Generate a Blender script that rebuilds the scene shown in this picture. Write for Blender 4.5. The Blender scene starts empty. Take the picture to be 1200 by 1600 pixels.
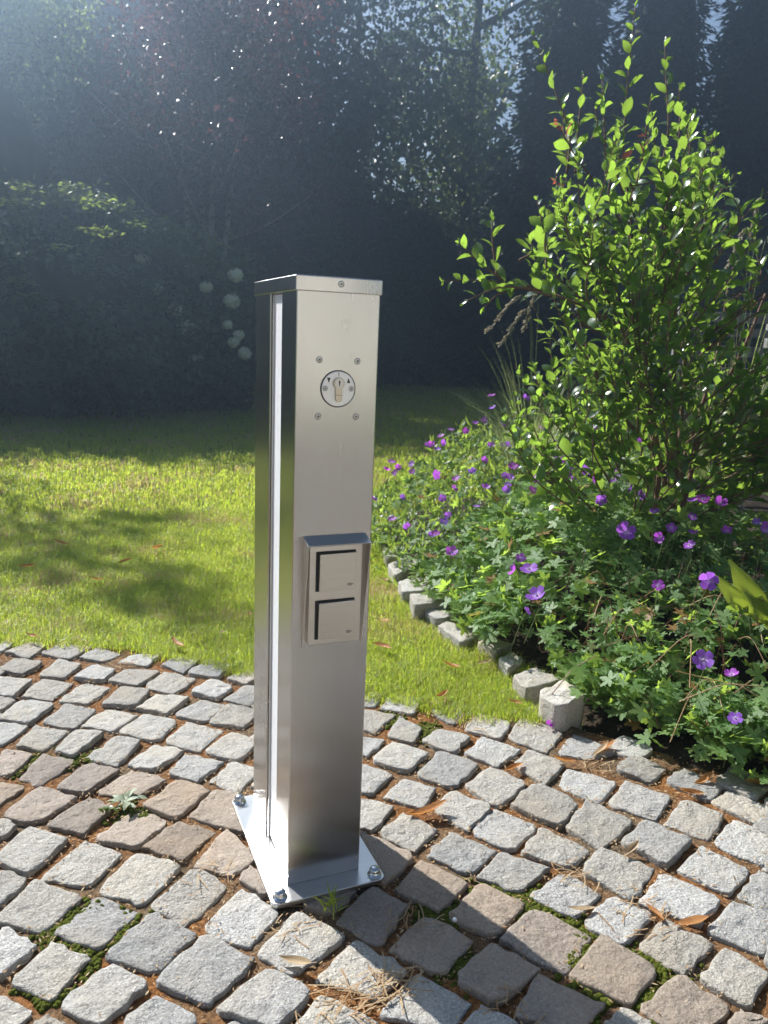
import bpy, math, random
import numpy as np
from mathutils import Vector, Matrix, noise

random.seed(7); RNG = np.random.default_rng(7)
SC = bpy.context.scene
COL = SC.collection

# ------------------------------------------------------------------ camera
cam_d = bpy.data.cameras.new('camera'); cam = bpy.data.objects.new('camera', cam_d); COL.objects.link(cam)
cam_d.sensor_fit = 'VERTICAL'; cam_d.sensor_height = 36.0; cam_d.lens = 27.675
cam_d.clip_start = 0.05; cam_d.clip_end = 200
cam_d.dof.use_dof = True; cam_d.dof.focus_distance = 1.45; cam_d.dof.aperture_fstop = 9.0
CAM = Vector((-0.3328, -1.1285, 0.9182))
right = Vector((0.92212, -0.38480, 0.04027)).normalized()
fwd = Vector((0.38398, 0.89742, -0.21724)).normalized()
up = right.cross(fwd).normalized(); right = fwd.cross(up)
M = Matrix((right, up, -fwd)).transposed().to_4x4(); M.translation = CAM
cam.matrix_world = M
SC.camera = cam

# ------------------------------------------------------------------ sky, sun, exposure
SUN_EL = math.radians(38.0); SUN_AZ = math.radians(-20.8)        # azimuth from +Y towards +X
TO_SUN = Vector((math.sin(SUN_AZ)*math.cos(SUN_EL), math.cos(SUN_AZ)*math.cos(SUN_EL), math.sin(SUN_EL)))
world = bpy.data.worlds.new('World'); SC.world = world; world.use_nodes = True
wn = world.node_tree
bgn = wn.nodes['Background']; bgn.inputs['Strength'].default_value = 0.05
sky = wn.nodes.new('ShaderNodeTexSky'); sky.sky_type = 'NISHITA'; sky.sun_disc = False
sky.sun_elevation = SUN_EL; sky.sun_rotation = SUN_AZ % (2*math.pi); sky.air_density = 1.0; sky.dust_density = 1.5
wn.links.new(sky.outputs[0], bgn.inputs['Color'])
sun_d = bpy.data.lights.new('sun', 'SUN'); sun_d.energy = 5.0; sun_d.angle = math.radians(0.5); sun_d.color = (1.0, 0.965, 0.91)
sun = bpy.data.objects.new('sun', sun_d); COL.objects.link(sun); sun.location = (-4, 8, 9)
sun.rotation_euler = TO_SUN.to_track_quat('Z', 'Y').to_euler()
SC.view_settings.view_transform = 'Standard'; SC.view_settings.look = 'None'
SC.view_settings.gamma = 1.0; SC.view_settings.use_curve_mapping = False
SC.view_settings.exposure = 1.34

# ------------------------------------------------------------------ measured places
# outlines of the paving stones on the ground, metres from the front left corner of the post; 1 = brown stone
COBBLES=[[0,[[-0.526,1.2483],[-0.4883,1.3416],[-0.4676,1.3063],[-0.4929,1.2504]]],[0,[[-0.4837,1.2291],[-0.4261,1.2871],[-0.3781,1.2595],[-0.4239,1.1661]]],[0,[[-0.3865,1.193],[-0.3298,1.2617],[-0.2608,1.2044],[-0.3196,1.1301]]],[0,[[-0.2879,1.1263],[-0.2395,1.1877],[-0.1809,1.1357],[-0.2281,1.084]]],[0,[[-0.1882,1.0716],[-0.1431,1.1117],[-0.0745,1.0844],[-0.1174,1.0203]]],[0,[[-0.4943,1.1047],[-0.4569,1.1728],[-0.3925,1.1294],[-0.4375,1.0542]]],[0,[[-0.3979,1.0417],[-0.3448,1.132],[-0.2919,1.0749],[-0.3345,1.0056]]],[0,[[-0.3089,0.9921],[-0.2545,1.0689],[-0.205,1.0193],[-0.2402,0.9545]]],[0,[[-0.2243,0.9494],[-0.1695,1.0138],[-0.0921,0.9783],[-0.1566,0.8865]]],[0,[[-0.139,0.8808],[-0.0774,0.9591],[-0.0052,0.8959],[-0.0753,0.8203]]],[0,[[-0.5175,0.9722],[-0.4917,1.0501],[-0.417,1.0054],[-0.4564,0.9236]]],[0,[[-0.4342,0.9212],[-0.3898,1.0072],[-0.3176,0.9635],[-0.365,0.8799]]],[0,[[-0.3465,0.8645],[-0.2885,0.949],[-0.2232,0.9077],[-0.2837,0.832]]],[0,[[-0.2468,0.8135],[-0.1961,0.896],[-0.1324,0.8485],[-0.1757,0.772]]],[0,[[-0.1669,0.7646],[-0.1174,0.8221],[-0.042,0.7851],[-0.1061,0.7106]]],[0,[[-0.5035,0.8564],[-0.4859,0.9283],[-0.4501,0.898],[-0.4823,0.8539]]],[0,[[-0.4771,0.8173],[-0.4318,0.8986],[-0.3615,0.8461],[-0.4165,0.7636]]],[0,[[-0.3833,0.761],[-0.3339,0.839],[-0.2633,0.7887],[-0.3227,0.7038]]],[0,[[-0.2976,0.7161],[-0.2428,0.7866],[-0.1744,0.7268],[-0.2332,0.6596]]],[0,[[-0.2191,0.6574],[-0.1579,0.7232],[-0.0879,0.6638],[-0.146,0.5856]]],[0,[[-0.4987,0.7147],[-0.4792,0.7884],[-0.4179,0.7475],[-0.4674,0.6777]]],[0,[[-0.4408,0.6613],[-0.3988,0.7371],[-0.3317,0.6907],[-0.3846,0.6225]]],[0,[[-0.3568,0.6073],[-0.3147,0.6794],[-0.2585,0.6504],[-0.323,0.5707]]],[0,[[-0.2938,0.5609],[-0.232,0.6275],[-0.182,0.5899],[-0.2361,0.5064]]],[0,[[-0.2133,0.5021],[-0.1535,0.5674],[-0.0965,0.5199],[-0.1643,0.4615]]],[0,[[-0.0761,1.019],[-0.0284,1.0578],[0.0242,1.0173],[-0.0302,0.942]]],[0,[[-0.0165,0.9322],[0.0495,1.0059],[0.1069,0.9502],[0.0527,0.8808]]],[0,[[0.0808,0.8686],[0.1388,0.9091],[0.1755,0.855],[0.1177,0.8175]]],[0,[[-0.0298,0.8106],[0.0341,0.8748],[0.0795,0.811],[0.0248,0.7587]]],[0,[[0.0461,0.7518],[0.117,0.8146],[0.1588,0.755],[0.0981,0.6969]]],[0,[[-0.0886,0.6987],[-0.0151,0.7639],[0.0389,0.7162],[-0.0235,0.6487]]],[0,[[-0.0092,0.6422],[0.044,0.7117],[0.109,0.6565],[0.0567,0.5866]]],[0,[[-0.1274,0.5717],[-0.0654,0.6496],[0.0058,0.591],[-0.0589,0.511]]],[0,[[-0.05,0.5006],[0.023,0.573],[0.0728,0.5087],[0.0127,0.4397]]],[0,[[-0.1329,0.4341],[-0.0925,0.5003],[-0.0234,0.4448],[-0.0872,0.3857]]],[0,[[-0.0578,0.3822],[-0.0019,0.4376],[0.0432,0.3876],[-0.0137,0.3196]]],[1,[[-0.4862,0.5543],[-0.4659,0.644],[-0.4071,0.6062],[-0.4491,0.5384]]],[1,[[-0.4296,0.5169],[-0.3845,0.5986],[-0.3203,0.5522],[-0.3902,0.478]]],[1,[[-0.3605,0.4554],[-0.2918,0.5321],[-0.2379,0.4831],[-0.3018,0.4144]]],[1,[[-0.282,0.4136],[-0.2108,0.4753],[-0.1509,0.4107],[-0.2116,0.3664]]],[1,[[-0.1981,0.3324],[-0.1241,0.4029],[-0.0696,0.345],[-0.1459,0.2746]]],[1,[[-0.1204,0.2713],[-0.0552,0.3431],[0.005,0.2857],[-0.0582,0.2087]]],[1,[[-0.4866,0.4613],[-0.4662,0.5153],[-0.4202,0.4808],[-0.4621,0.4295]]],[1,[[-0.4557,0.3836],[-0.3901,0.4674],[-0.3263,0.406],[-0.3949,0.345]]],[1,[[-0.3738,0.3244],[-0.2982,0.3933],[-0.2588,0.3476],[-0.3149,0.2751]]],[1,[[-0.2924,0.2495],[-0.2121,0.3303],[-0.1639,0.2645],[-0.2243,0.2081]]],[1,[[-0.2112,0.1985],[-0.1449,0.2606],[-0.086,0.2068],[-0.1509,0.1427]]],[1,[[-0.135,0.1194],[-0.0617,0.1993],[-0.0327,0.1017],[-0.0799,0.0704]]],[0,[[-0.4734,0.3307],[-0.4538,0.3709],[-0.4308,0.3443],[-0.4564,0.3096]]],[0,[[-0.4585,0.248],[-0.4084,0.326],[-0.3441,0.2676],[-0.4084,0.1897]]],[0,[[-0.3843,0.1767],[-0.3129,0.2542],[-0.256,0.195],[-0.3143,0.128]]],[0,[[-0.2951,0.1098],[-0.2286,0.1863],[-0.1622,0.1235],[-0.2303,0.0554]]],[0,[[-0.2201,0.0469],[-0.1349,0.1066],[-0.0936,0.0393],[-0.175,-0.0174]]],[0,[[-0.489,0.1843],[-0.4416,0.2103],[-0.4096,0.1745],[-0.4476,0.1272]]],[1,[[-0.07,0.0567],[-0.0435,0.0832],[-0.0132,0.0054],[-0.0414,0.0038]]],[0,[[-0.4486,0.0925],[-0.3967,0.166],[-0.327,0.0995],[-0.3886,0.0395]]],[0,[[-0.3634,0.0283],[-0.2989,0.0964],[-0.2425,0.0354],[-0.3045,-0.0288]]],[0,[[-0.2938,-0.0443],[-0.2195,0.0249],[-0.1625,-0.0426],[-0.2314,-0.0995]]],[0,[[-0.4646,0.0201],[-0.4421,0.0643],[-0.3935,0.0094],[-0.4375,-0.0356]]],[0,[[-0.4202,-0.0542],[-0.3718,0.0027],[-0.3208,-0.0457],[-0.3723,-0.104]]],[0,[[-0.3619,-0.1177],[-0.2953,-0.068],[-0.2467,-0.1216],[-0.3125,-0.1708]]],[0,[[-0.4546,-0.101],[-0.4381,-0.0731],[-0.3943,-0.1154],[-0.4262,-0.1392]]],[0,[[-0.395,-0.1447],[-0.377,-0.1313],[-0.3544,-0.1543],[-0.3749,-0.179]]],[0,[[-0.2822,-0.1867],[-0.2349,-0.1498],[-0.1871,-0.205],[-0.2365,-0.2394]]],[0,[[-0.2269,-0.1219],[-0.1476,-0.0591],[-0.0915,-0.1259],[-0.1654,-0.1855]]],[0,[[-0.1488,-0.0372],[-0.0705,0.0286],[-0.0289,-0.0461],[-0.0873,-0.0963]]],[0,[[-0.0769,-0.1178],[-0.0009,-0.0607],[0.0539,-0.1315],[-0.0432,-0.1751]]],[0,[[-0.008,-0.1971],[0.0701,-0.1455],[0.1181,-0.2233],[0.0601,-0.2571]]],[0,[[-0.157,-0.2017],[-0.075,-0.1598],[-0.0289,-0.2192],[-0.0902,-0.2581]]],[0,[[-0.061,-0.2634],[-0.0133,-0.23],[0.0444,-0.2957],[-0.0113,-0.3235]]],[1,[[0.0597,-0.0979],[0.1391,-0.0465],[0.1748,-0.1039],[0.1027,-0.1675]]],[1,[[0.017,-0.0425],[0.068,0.0059],[0.1089,-0.0381],[0.0596,-0.0759]]],[0,[[0.3542,0.6138],[0.3951,0.6741],[0.4462,0.6526],[0.4036,0.593]]],[0,[[0.4122,0.5761],[0.461,0.6328],[0.5383,0.5929],[0.4709,0.5219]]],[0,[[0.5303,0.5144],[0.5665,0.5691],[0.6344,0.5228],[0.5483,0.4432]]],[0,[[0.5661,0.4098],[0.6486,0.4804],[0.6875,0.3999],[0.6215,0.3433]]],[0,[[0.3124,0.5365],[0.3664,0.5771],[0.4262,0.5257],[0.3477,0.4654]]],[0,[[0.3725,0.4449],[0.4333,0.5118],[0.4612,0.4445],[0.4177,0.392]]],[0,[[0.4398,0.3902],[0.5023,0.4309],[0.5526,0.3687],[0.484,0.3159]]],[0,[[0.5112,0.3045],[0.5818,0.3509],[0.6362,0.2777],[0.5503,0.2308]]],[0,[[0.2634,0.4142],[0.3159,0.458],[0.3581,0.4254],[0.2924,0.367]]],[0,[[0.295,0.3443],[0.3687,0.4021],[0.4268,0.3329],[0.3507,0.2845]]],[0,[[0.3653,0.2577],[0.4531,0.324],[0.5067,0.2477],[0.4213,0.1923]]],[0,[[0.4488,0.1861],[0.5307,0.2255],[0.5738,0.1498],[0.4727,0.1001]]],[0,[[0.2086,0.2846],[0.268,0.3392],[0.3156,0.2814],[0.235,0.2216]]],[0,[[0.2679,0.2072],[0.3305,0.2482],[0.3753,0.1953],[0.3214,0.1407]]],[0,[[0.346,0.1322],[0.4036,0.1729],[0.4543,0.0976],[0.3732,0.047]]],[0,[[0.1632,0.1503],[0.2204,0.2205],[0.268,0.168],[0.2001,0.1077]]],[0,[[0.2099,0.091],[0.2768,0.136],[0.3194,0.0712],[0.2514,0.0279]]],[0,[[0.2697,0.0043],[0.3383,0.047],[0.3908,-0.0263],[0.3198,-0.063]]],[0,[[0.3802,0.0392],[0.4607,0.0924],[0.5114,0.015],[0.4247,-0.0333]]],[0,[[0.326,-0.0811],[0.3986,-0.0364],[0.4575,-0.1005],[0.3733,-0.1374]]],[1,[[0.1248,0.0365],[0.1772,0.0998],[0.2395,0.0125],[0.166,-0.0373]]],[1,[[0.1776,-0.063],[0.249,-0.0052],[0.2991,-0.0892],[0.2231,-0.1288]]],[1,[[0.2322,-0.1518],[0.319,-0.0963],[0.366,-0.1641],[0.282,-0.2114]]],[0,[[0.6468,0.3374],[0.7301,0.4081],[0.789,0.3234],[0.6975,0.2571]]],[0,[[0.5929,0.2256],[0.6566,0.2685],[0.7053,0.1984],[0.612,0.1367]]],[0,[[0.5041,0.0922],[0.5922,0.1468],[0.6372,0.0553],[0.5517,0.0026]]],[0,[[0.64,0.1206],[0.6993,0.1717],[0.764,0.0947],[0.6812,0.0401]]],[0,[[0.7,0.0275],[0.786,0.0792],[0.8388,0.0074],[0.7561,-0.0451]]],[0,[[0.7218,0.2375],[0.8078,0.3003],[0.8498,0.2021],[0.7688,0.1916]]],[0,[[0.8021,0.1368],[0.8862,0.167],[0.9111,0.0998],[0.8388,0.0691]]],[0,[[0.4423,-0.047],[0.5154,0.0015],[0.5659,-0.0831],[0.4963,-0.1096]]],[0,[[0.3894,-0.1517],[0.4796,-0.1232],[0.5021,-0.19],[0.4282,-0.2227]]],[0,[[0.5674,-0.0073],[0.6564,0.0474],[0.6984,-0.0392],[0.5873,-0.0841]]],[0,[[0.6432,-0.0848],[0.7263,-0.0489],[0.767,-0.1283],[0.6705,-0.1677]]],[0,[[0.516,-0.1306],[0.5871,-0.0891],[0.6437,-0.1643],[0.5499,-0.2178]]],[0,[[0.5596,-0.2288],[0.6512,-0.1843],[0.6889,-0.277],[0.6178,-0.3045]]],[1,[[0.1133,-0.1821],[0.1973,-0.1333],[0.243,-0.2081],[0.1678,-0.2556]]],[1,[[0.1831,-0.2676],[0.2667,-0.2275],[0.3079,-0.2957],[0.2185,-0.3284]]],[0,[[0.0573,-0.2876],[0.134,-0.2432],[0.1801,-0.3127],[0.131,-0.343]]],[0,[[0.1488,-0.3468],[0.1933,-0.3264],[0.2249,-0.3696],[0.1797,-0.3853]]],[1,[[0.2887,-0.2248],[0.377,-0.1863],[0.4289,-0.2666],[0.3416,-0.3097]]],[1,[[0.3518,-0.32],[0.4427,-0.2753],[0.48,-0.3605],[0.3995,-0.3969]]],[1,[[0.236,-0.3539],[0.3035,-0.3045],[0.3608,-0.3802],[0.3026,-0.4068]]],[1,[[0.4082,-0.4096],[0.5035,-0.3822],[0.5324,-0.449],[0.4463,-0.4794]]],[0,[[0.3453,-0.4115],[0.3807,-0.3988],[0.4056,-0.4368],[0.3624,-0.4481]]],[0,[[0.4356,-0.2409],[0.5194,-0.2026],[0.5533,-0.26],[0.4668,-0.3005]]],[0,[[0.4866,-0.3148],[0.5702,-0.2792],[0.6023,-0.3499],[0.5133,-0.3793]]],[0,[[0.5336,-0.3955],[0.6132,-0.3658],[0.6368,-0.4269],[0.5558,-0.4617]]],[0,[[0.6224,-0.3251],[0.7099,-0.2879],[0.751,-0.338],[0.6662,-0.3945]]],[0,[[0.7401,-0.2733],[0.8225,-0.2397],[0.84,-0.2916],[0.7491,-0.3266]]],[1,[[0.509,-0.4733],[0.5439,-0.4632],[0.5685,-0.4897],[0.5151,-0.4997]]],[0,[[0.6871,-0.1852],[0.7836,-0.1437],[0.8122,-0.2297],[0.7219,-0.2668]]],[0,[[0.7658,-0.0618],[0.8599,-0.0114],[0.8948,-0.0837],[0.8089,-0.1317]]],[0,[[0.8787,0.0555],[0.9469,0.0782],[0.9745,-0.004],[0.9096,-0.0327]]],[0,[[0.9153,-0.0388],[0.9805,-0.0191],[1.0189,-0.0991],[0.942,-0.1308]]],[0,[[0.809,-0.1492],[0.9083,-0.1],[0.9357,-0.1726],[0.8503,-0.2241]]]]
EDGING=[[0.065,[[0.768,0.408],[0.869,0.444],[0.88,0.361],[0.773,0.328]]],[0.05,[[0.8,0.576],[0.903,0.619],[0.907,0.509],[0.784,0.484]]],[0.03,[[0.829,0.699],[0.895,0.726],[0.899,0.67],[0.822,0.63]]],[0.035,[[0.828,0.817],[0.881,0.85],[0.92,0.773],[0.84,0.735]]],[0.035,[[0.78,0.993],[0.826,1.016],[0.896,0.888],[0.792,0.86]]],[0.03,[[0.798,1.145],[0.857,1.162],[0.881,1.052],[0.804,1.04]]],[0.06,[[0.791,1.234],[0.909,1.239],[0.888,1.132],[0.762,1.133]]],[0.06,[[0.833,1.421],[0.943,1.454],[0.92,1.3],[0.799,1.31]]],[0.05,[[0.875,1.629],[1.003,1.727],[1.001,1.61],[0.852,1.5]]],[0.05,[[0.937,1.837],[1.033,1.895],[1.022,1.768],[0.908,1.707]]]]
FLOWERS=[[1.268,1.585,0.687,0.034],[1.268,1.573,0.638,0.034],[1.319,2.008,0.501,0.034],[1.242,2.036,0.431,0.034],[1.281,2.028,0.469,0.034],[1.255,1.957,0.45,0.034],[1.332,1.893,0.509,0.034],[1.438,1.705,0.469,0.034],[1.453,1.628,0.457,0.045],[1.273,1.619,0.424,0.034],[1.132,1.761,0.345,0.045],[1.208,1.593,0.383,0.034],[1.151,1.621,0.353,0.034],[1.1,1.536,0.328,0.034],[1.048,1.529,0.295,0.034],[1.133,1.353,0.366,0.034],[1.238,1.339,0.446,0.034],[1.185,1.277,0.418,0.034],[1.145,1.059,0.413,0.042],[1.126,1.205,0.384,0.034],[1.35,1.211,0.483,0.034],[1.286,1.071,0.483,0.034],[1.319,1.023,0.482,0.045],[1.372,1.012,0.482,0.034],[1.516,1.478,0.454,0.034],[1.374,0.929,0.464,0.045],[1.426,0.845,0.439,0.058],[1.94,1.48,0.518,0.034],[1.728,1.359,0.475,0.034],[1.712,0.921,0.433,0.034],[1.612,0.783,0.422,0.045],[1.632,0.729,0.417,0.045],[1.368,0.727,0.404,0.034],[1.147,0.594,0.385,0.06],[1.34,0.621,0.379,0.034],[0.907,1.553,0.195,0.034],[0.92,1.319,0.215,0.034],[0.891,1.137,0.196,0.045],[0.942,0.798,0.267,0.034],[0.903,0.764,0.242,0.04],[0.925,0.724,0.254,0.055],[0.882,0.611,0.214,0.06],[1.058,0.347,0.312,0.034],[1.154,0.279,0.34,0.05],[1.02,0.136,0.203,0.05],[1.046,0.077,0.188,0.034],[1.01,0.019,0.116,0.034],[1.564,0.483,0.388,0.055],[0.891,1.681,0.417,0.034],[1.124,2.135,0.312,0.034],[1.097,2.109,0.294,0.034],[0.872,1.681,0.384,0.034],[1.735,1.023,0.435,0.034],[1.39,1.532,0.682,0.034],[1.582,1.992,0.528,0.034],[2.094,1.157,0.427,0.034],[1.21,0.412,0.389,0.034],[1.202,0.515,0.386,0.034]]
SHOOTS=[[[[1.368,1.349,1.5],[1.383,1.375,1.634],[1.345,1.425,1.775],[1.287,1.497,1.967]],0],[[[1.458,1.427,1.522],[1.474,1.456,1.671],[1.503,1.493,1.871]],0],[[[1.427,1.204,1.466],[1.43,1.24,1.622],[1.431,1.281,1.791]],0],[[[1.557,1.224,1.318],[1.553,1.286,1.565],[1.575,1.329,1.785],[1.616,1.382,2.077]],0],[[[1.69,1.259,1.465],[1.738,1.288,1.67],[1.74,1.327,1.835],[1.742,1.361,1.983]],0],[[[1.493,1.159,1.395],[1.542,1.169,1.526],[1.561,1.19,1.646],[1.579,1.205,1.736]],0],[[[1.821,1.329,1.527],[1.85,1.356,1.689],[1.858,1.393,1.858]],0],[[[1.737,1.191,1.497],[1.755,1.206,1.593],[1.768,1.221,1.677]],0],[[[1.769,1.264,1.398],[1.852,1.27,1.569],[1.934,1.26,1.673]],0],[[[1.657,1.086,1.384],[1.723,1.085,1.497],[1.774,1.08,1.568]],0],[[[1.848,1.207,1.303],[1.93,1.211,1.464],[2.0,1.202,1.548]],0],[[[1.831,1.082,1.216],[1.919,1.08,1.362],[2.013,1.064,1.463]],0],[[[1.383,1.222,1.464],[1.327,1.268,1.553],[1.284,1.308,1.643]],2],[[[1.2,1.171,1.159],[1.194,1.204,1.285],[1.181,1.232,1.379]],0],[[[1.021,1.183,1.121],[1.012,1.212,1.227],[1.016,1.232,1.317]],0],[[[1.184,1.102,1.076],[1.068,1.158,1.101],[0.952,1.21,1.109],[0.858,1.248,1.101]],0],[[[1.036,1.175,1.113],[0.963,1.22,1.172],[0.912,1.255,1.224]],0],[[[1.132,1.009,1.061],[0.989,1.076,1.085],[0.866,1.116,1.033]],0],[[[1.09,1.092,1.096],[0.998,1.123,1.066],[0.951,1.133,1.02]],0],[[[1.432,1.069,1.377],[1.467,1.082,1.494],[1.486,1.097,1.587]],1],[[[1.415,1.023,1.387],[1.385,1.052,1.454],[1.366,1.077,1.523]],1],[[[1.308,1.227,1.35],[1.285,1.25,1.404],[1.272,1.267,1.45]],2],[[[1.44,1.44,1.541],[1.428,1.468,1.639],[1.428,1.495,1.748]],0],[[[1.089,1.167,1.177],[1.128,1.158,1.205],[1.126,1.169,1.249]],0],[[[1.906,1.351,1.54],[1.923,1.379,1.683],[1.899,1.414,1.784]],0],[[[1.52,1.43,1.643],[1.541,1.436,1.703],[1.535,1.453,1.762]],0]]
STEMS=[[[1.533,0.913,0.453],[1.528,0.975,0.7],[1.515,1.043,0.956],[1.494,1.101,1.157],[1.498,1.139,1.322],[1.488,1.183,1.487]],[[1.658,0.968,0.437],[1.661,1.003,0.59],[1.697,1.101,1.057],[1.676,1.184,1.361]],[[1.703,0.949,0.439],[1.747,0.968,0.593],[1.864,0.963,0.779],[1.93,0.951,0.849]],[[1.509,0.881,0.507],[1.443,1.006,0.909],[1.363,1.066,1.013],[1.214,1.146,1.079]],[[1.705,1.067,0.468],[1.514,1.218,0.756],[1.421,1.352,1.146]],[[1.779,1.089,0.462],[1.841,1.185,0.966],[1.913,1.227,1.27]],[[1.69,1.031,0.525],[1.532,1.226,1.051],[1.478,1.342,1.436]],[[1.782,1.046,0.521],[1.988,1.056,0.924],[2.072,1.068,1.125]],[[1.861,1.162,0.447],[2.009,1.2,0.868],[2.074,1.249,1.182]]]
LITTER=[[0.322,0.119,0.085],[0.576,0.205,0.06],[0.701,0.197,0.055],[0.809,0.203,0.06],[0.832,0.213,0.06],[0.95,0.025,0.055],[0.883,-0.002,0.06],[1.053,-0.023,0.07],[0.629,-0.119,0.05],[0.445,-0.217,0.05],[0.599,-0.303,0.065],[-0.026,1.102,0.07],[-0.033,-0.162,0.055],[0.549,0.905,0.07],[0.681,0.717,0.06],[0.783,0.704,0.05],[0.812,1.52,0.05],[-0.322,2.354,0.07],[-0.446,2.032,0.06],[-0.093,2.009,0.06],[0.045,2.178,0.07],[0.237,1.288,0.04],[0.116,1.154,0.04],[0.572,0.553,0.05],[0.735,0.458,0.04],[0.558,-0.265,0.045],[-0.417,1.283,0.05],[0.638,1.102,0.05],[0.193,3.356,0.09],[-0.211,1.803,0.05]]
MISC={"weed":[-0.235,0.347,-0.01],"weed2":[-0.269,0.327,-0.01],"tuft":[0.049,-0.079,-0.01],"petal":[0.762,0.345,0.0],"pebble":[0.235,-0.164,-0.008],"straw":[[0.028,-0.254,-0.01],[0.075,-0.248,-0.01],[0.558,-0.255,-0.01],[0.57,0.548,-0.01],[0.591,0.431,-0.01],[-0.02,-0.092,-0.01],[-0.114,0.079,-0.01],[-0.168,1.035,-0.01],[0.167,-0.137,-0.01],[0.228,-0.334,-0.01],[0.507,-0.26,-0.01],[0.488,-0.145,-0.01],[0.782,0.162,-0.01]],"moss":[[0.337,-0.123,-0.012],[0.373,-0.178,-0.012],[0.396,-0.305,-0.012],[0.37,-0.144,-0.012],[0.422,-0.392,-0.012],[0.443,-0.381,-0.012],[-0.362,0.042,-0.012],[-0.345,-0.034,-0.012],[-0.279,-0.003,-0.012],[-0.389,-0.092,-0.012],[-0.324,0.043,-0.012],[0.414,0.522,-0.012],[0.472,0.44,-0.012],[0.19,-0.229,-0.012],[0.227,-0.133,-0.012],[0.408,-0.237,-0.012],[0.491,-0.34,-0.012],[-0.22,0.307,-0.012],[-0.42,0.586,-0.012],[-0.316,0.579,-0.012],[0.368,-0.372,-0.012]]}
YL=[[1.328,0.223,0.23],[1.21,0.286,0.419],[1.264,0.237,0.266],[1.159,0.277,0.384],[1.342,0.211,0.207],[1.313,0.282,0.358]]
HYDR=[[0.708,8.013,1.856],[0.677,7.965,1.602],[1.281,7.646,1.349],[0.967,7.72,1.103],[0.767,7.52,1.301],[1.519,7.511,1.213],[1.071,7.632,0.921],[1.571,7.405,0.87],[1.517,7.41,0.795],[1.619,7.34,0.686],[0.8,7.881,1.01],[1.592,7.657,1.488],[1.485,7.579,0.972],[1.179,8.076,1.564],[1.197,7.835,0.601]]
SPRAY=[[-0.447,7.0,2.072],[-0.585,7.027,1.939],[-0.453,6.974,1.956],[0.045,6.764,1.966],[0.229,6.691,1.991],[0.102,6.684,1.736],[0.164,6.652,1.717],[-0.199,6.774,1.579],[-0.539,6.844,1.265],[-0.492,6.797,1.156],[0.456,6.547,1.796],[-0.592,6.866,1.263],[-0.105,6.864,2.115]]
BORDER=[[1.6,-0.75],[1.35,-0.3],[1.17,0.0],[1.03,0.2],[0.93,0.38],[0.93,0.55],[0.9,0.75],[0.92,1.0],[0.95,1.3],[0.98,1.6],[0.98,1.9],[1.05,2.2],[1.3,2.55],[1.7,2.85],[2.3,3.1],[3.2,3.2]]
PT={'og':[[1.592,1.628,0.517],[1.463,1.783,0.929],[1.668,1.729,1.069],[1.545,1.787,1.09],[1.384,1.791,0.822],[2.375,1.384,0.891],[2.398,1.488,1.362]]}

# ------------------------------------------------------------------ helpers
def tag(o, label=None, cat=None, group=None, kind=None):
    if label: o['label'] = label
    if cat: o['category'] = cat
    if group: o['group'] = group
    if kind: o['kind'] = kind
    return o

def empty(name, loc, label=None, cat=None, group=None):
    o = bpy.data.objects.new(name, None); COL.objects.link(o); o.location = loc
    o.empty_display_size = 0.1
    return tag(o, label, cat, group)

def link(name, me, mat=None, parent=None, loc=None):
    o = bpy.data.objects.new(name, me); COL.objects.link(o)
    if mat is not None and not me.materials: me.materials.append(mat)
    if loc is not None: o.location = loc
    if parent is not None:
        o.parent = parent
    return o

def rawmesh(name, V, F, smooth=False):
    """V (n,3), F (m,k) index array of one face size"""
    V = np.ascontiguousarray(V, dtype=np.float32); F = np.ascontiguousarray(F, dtype=np.int32)
    me = bpy.data.meshes.new(name)
    m, k = F.shape
    me.vertices.add(len(V)); me.vertices.foreach_set('co', V.ravel())
    me.loops.add(m*k); me.loops.foreach_set('vertex_index', F.ravel())
    me.polygons.add(m); me.polygons.foreach_set('loop_start', np.arange(m, dtype=np.int32)*k)
    me.polygons.foreach_set('use_smooth', np.full(m, smooth))
    me.update(calc_edges=True)
    return me

def pymesh(name, V, F, smooth=False):
    me = bpy.data.meshes.new(name); me.from_pydata([tuple(v) for v in V], [], [tuple(f) for f in F])
    if smooth: me.polygons.foreach_set('use_smooth', [True]*len(me.polygons))
    me.update(); return me

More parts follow.
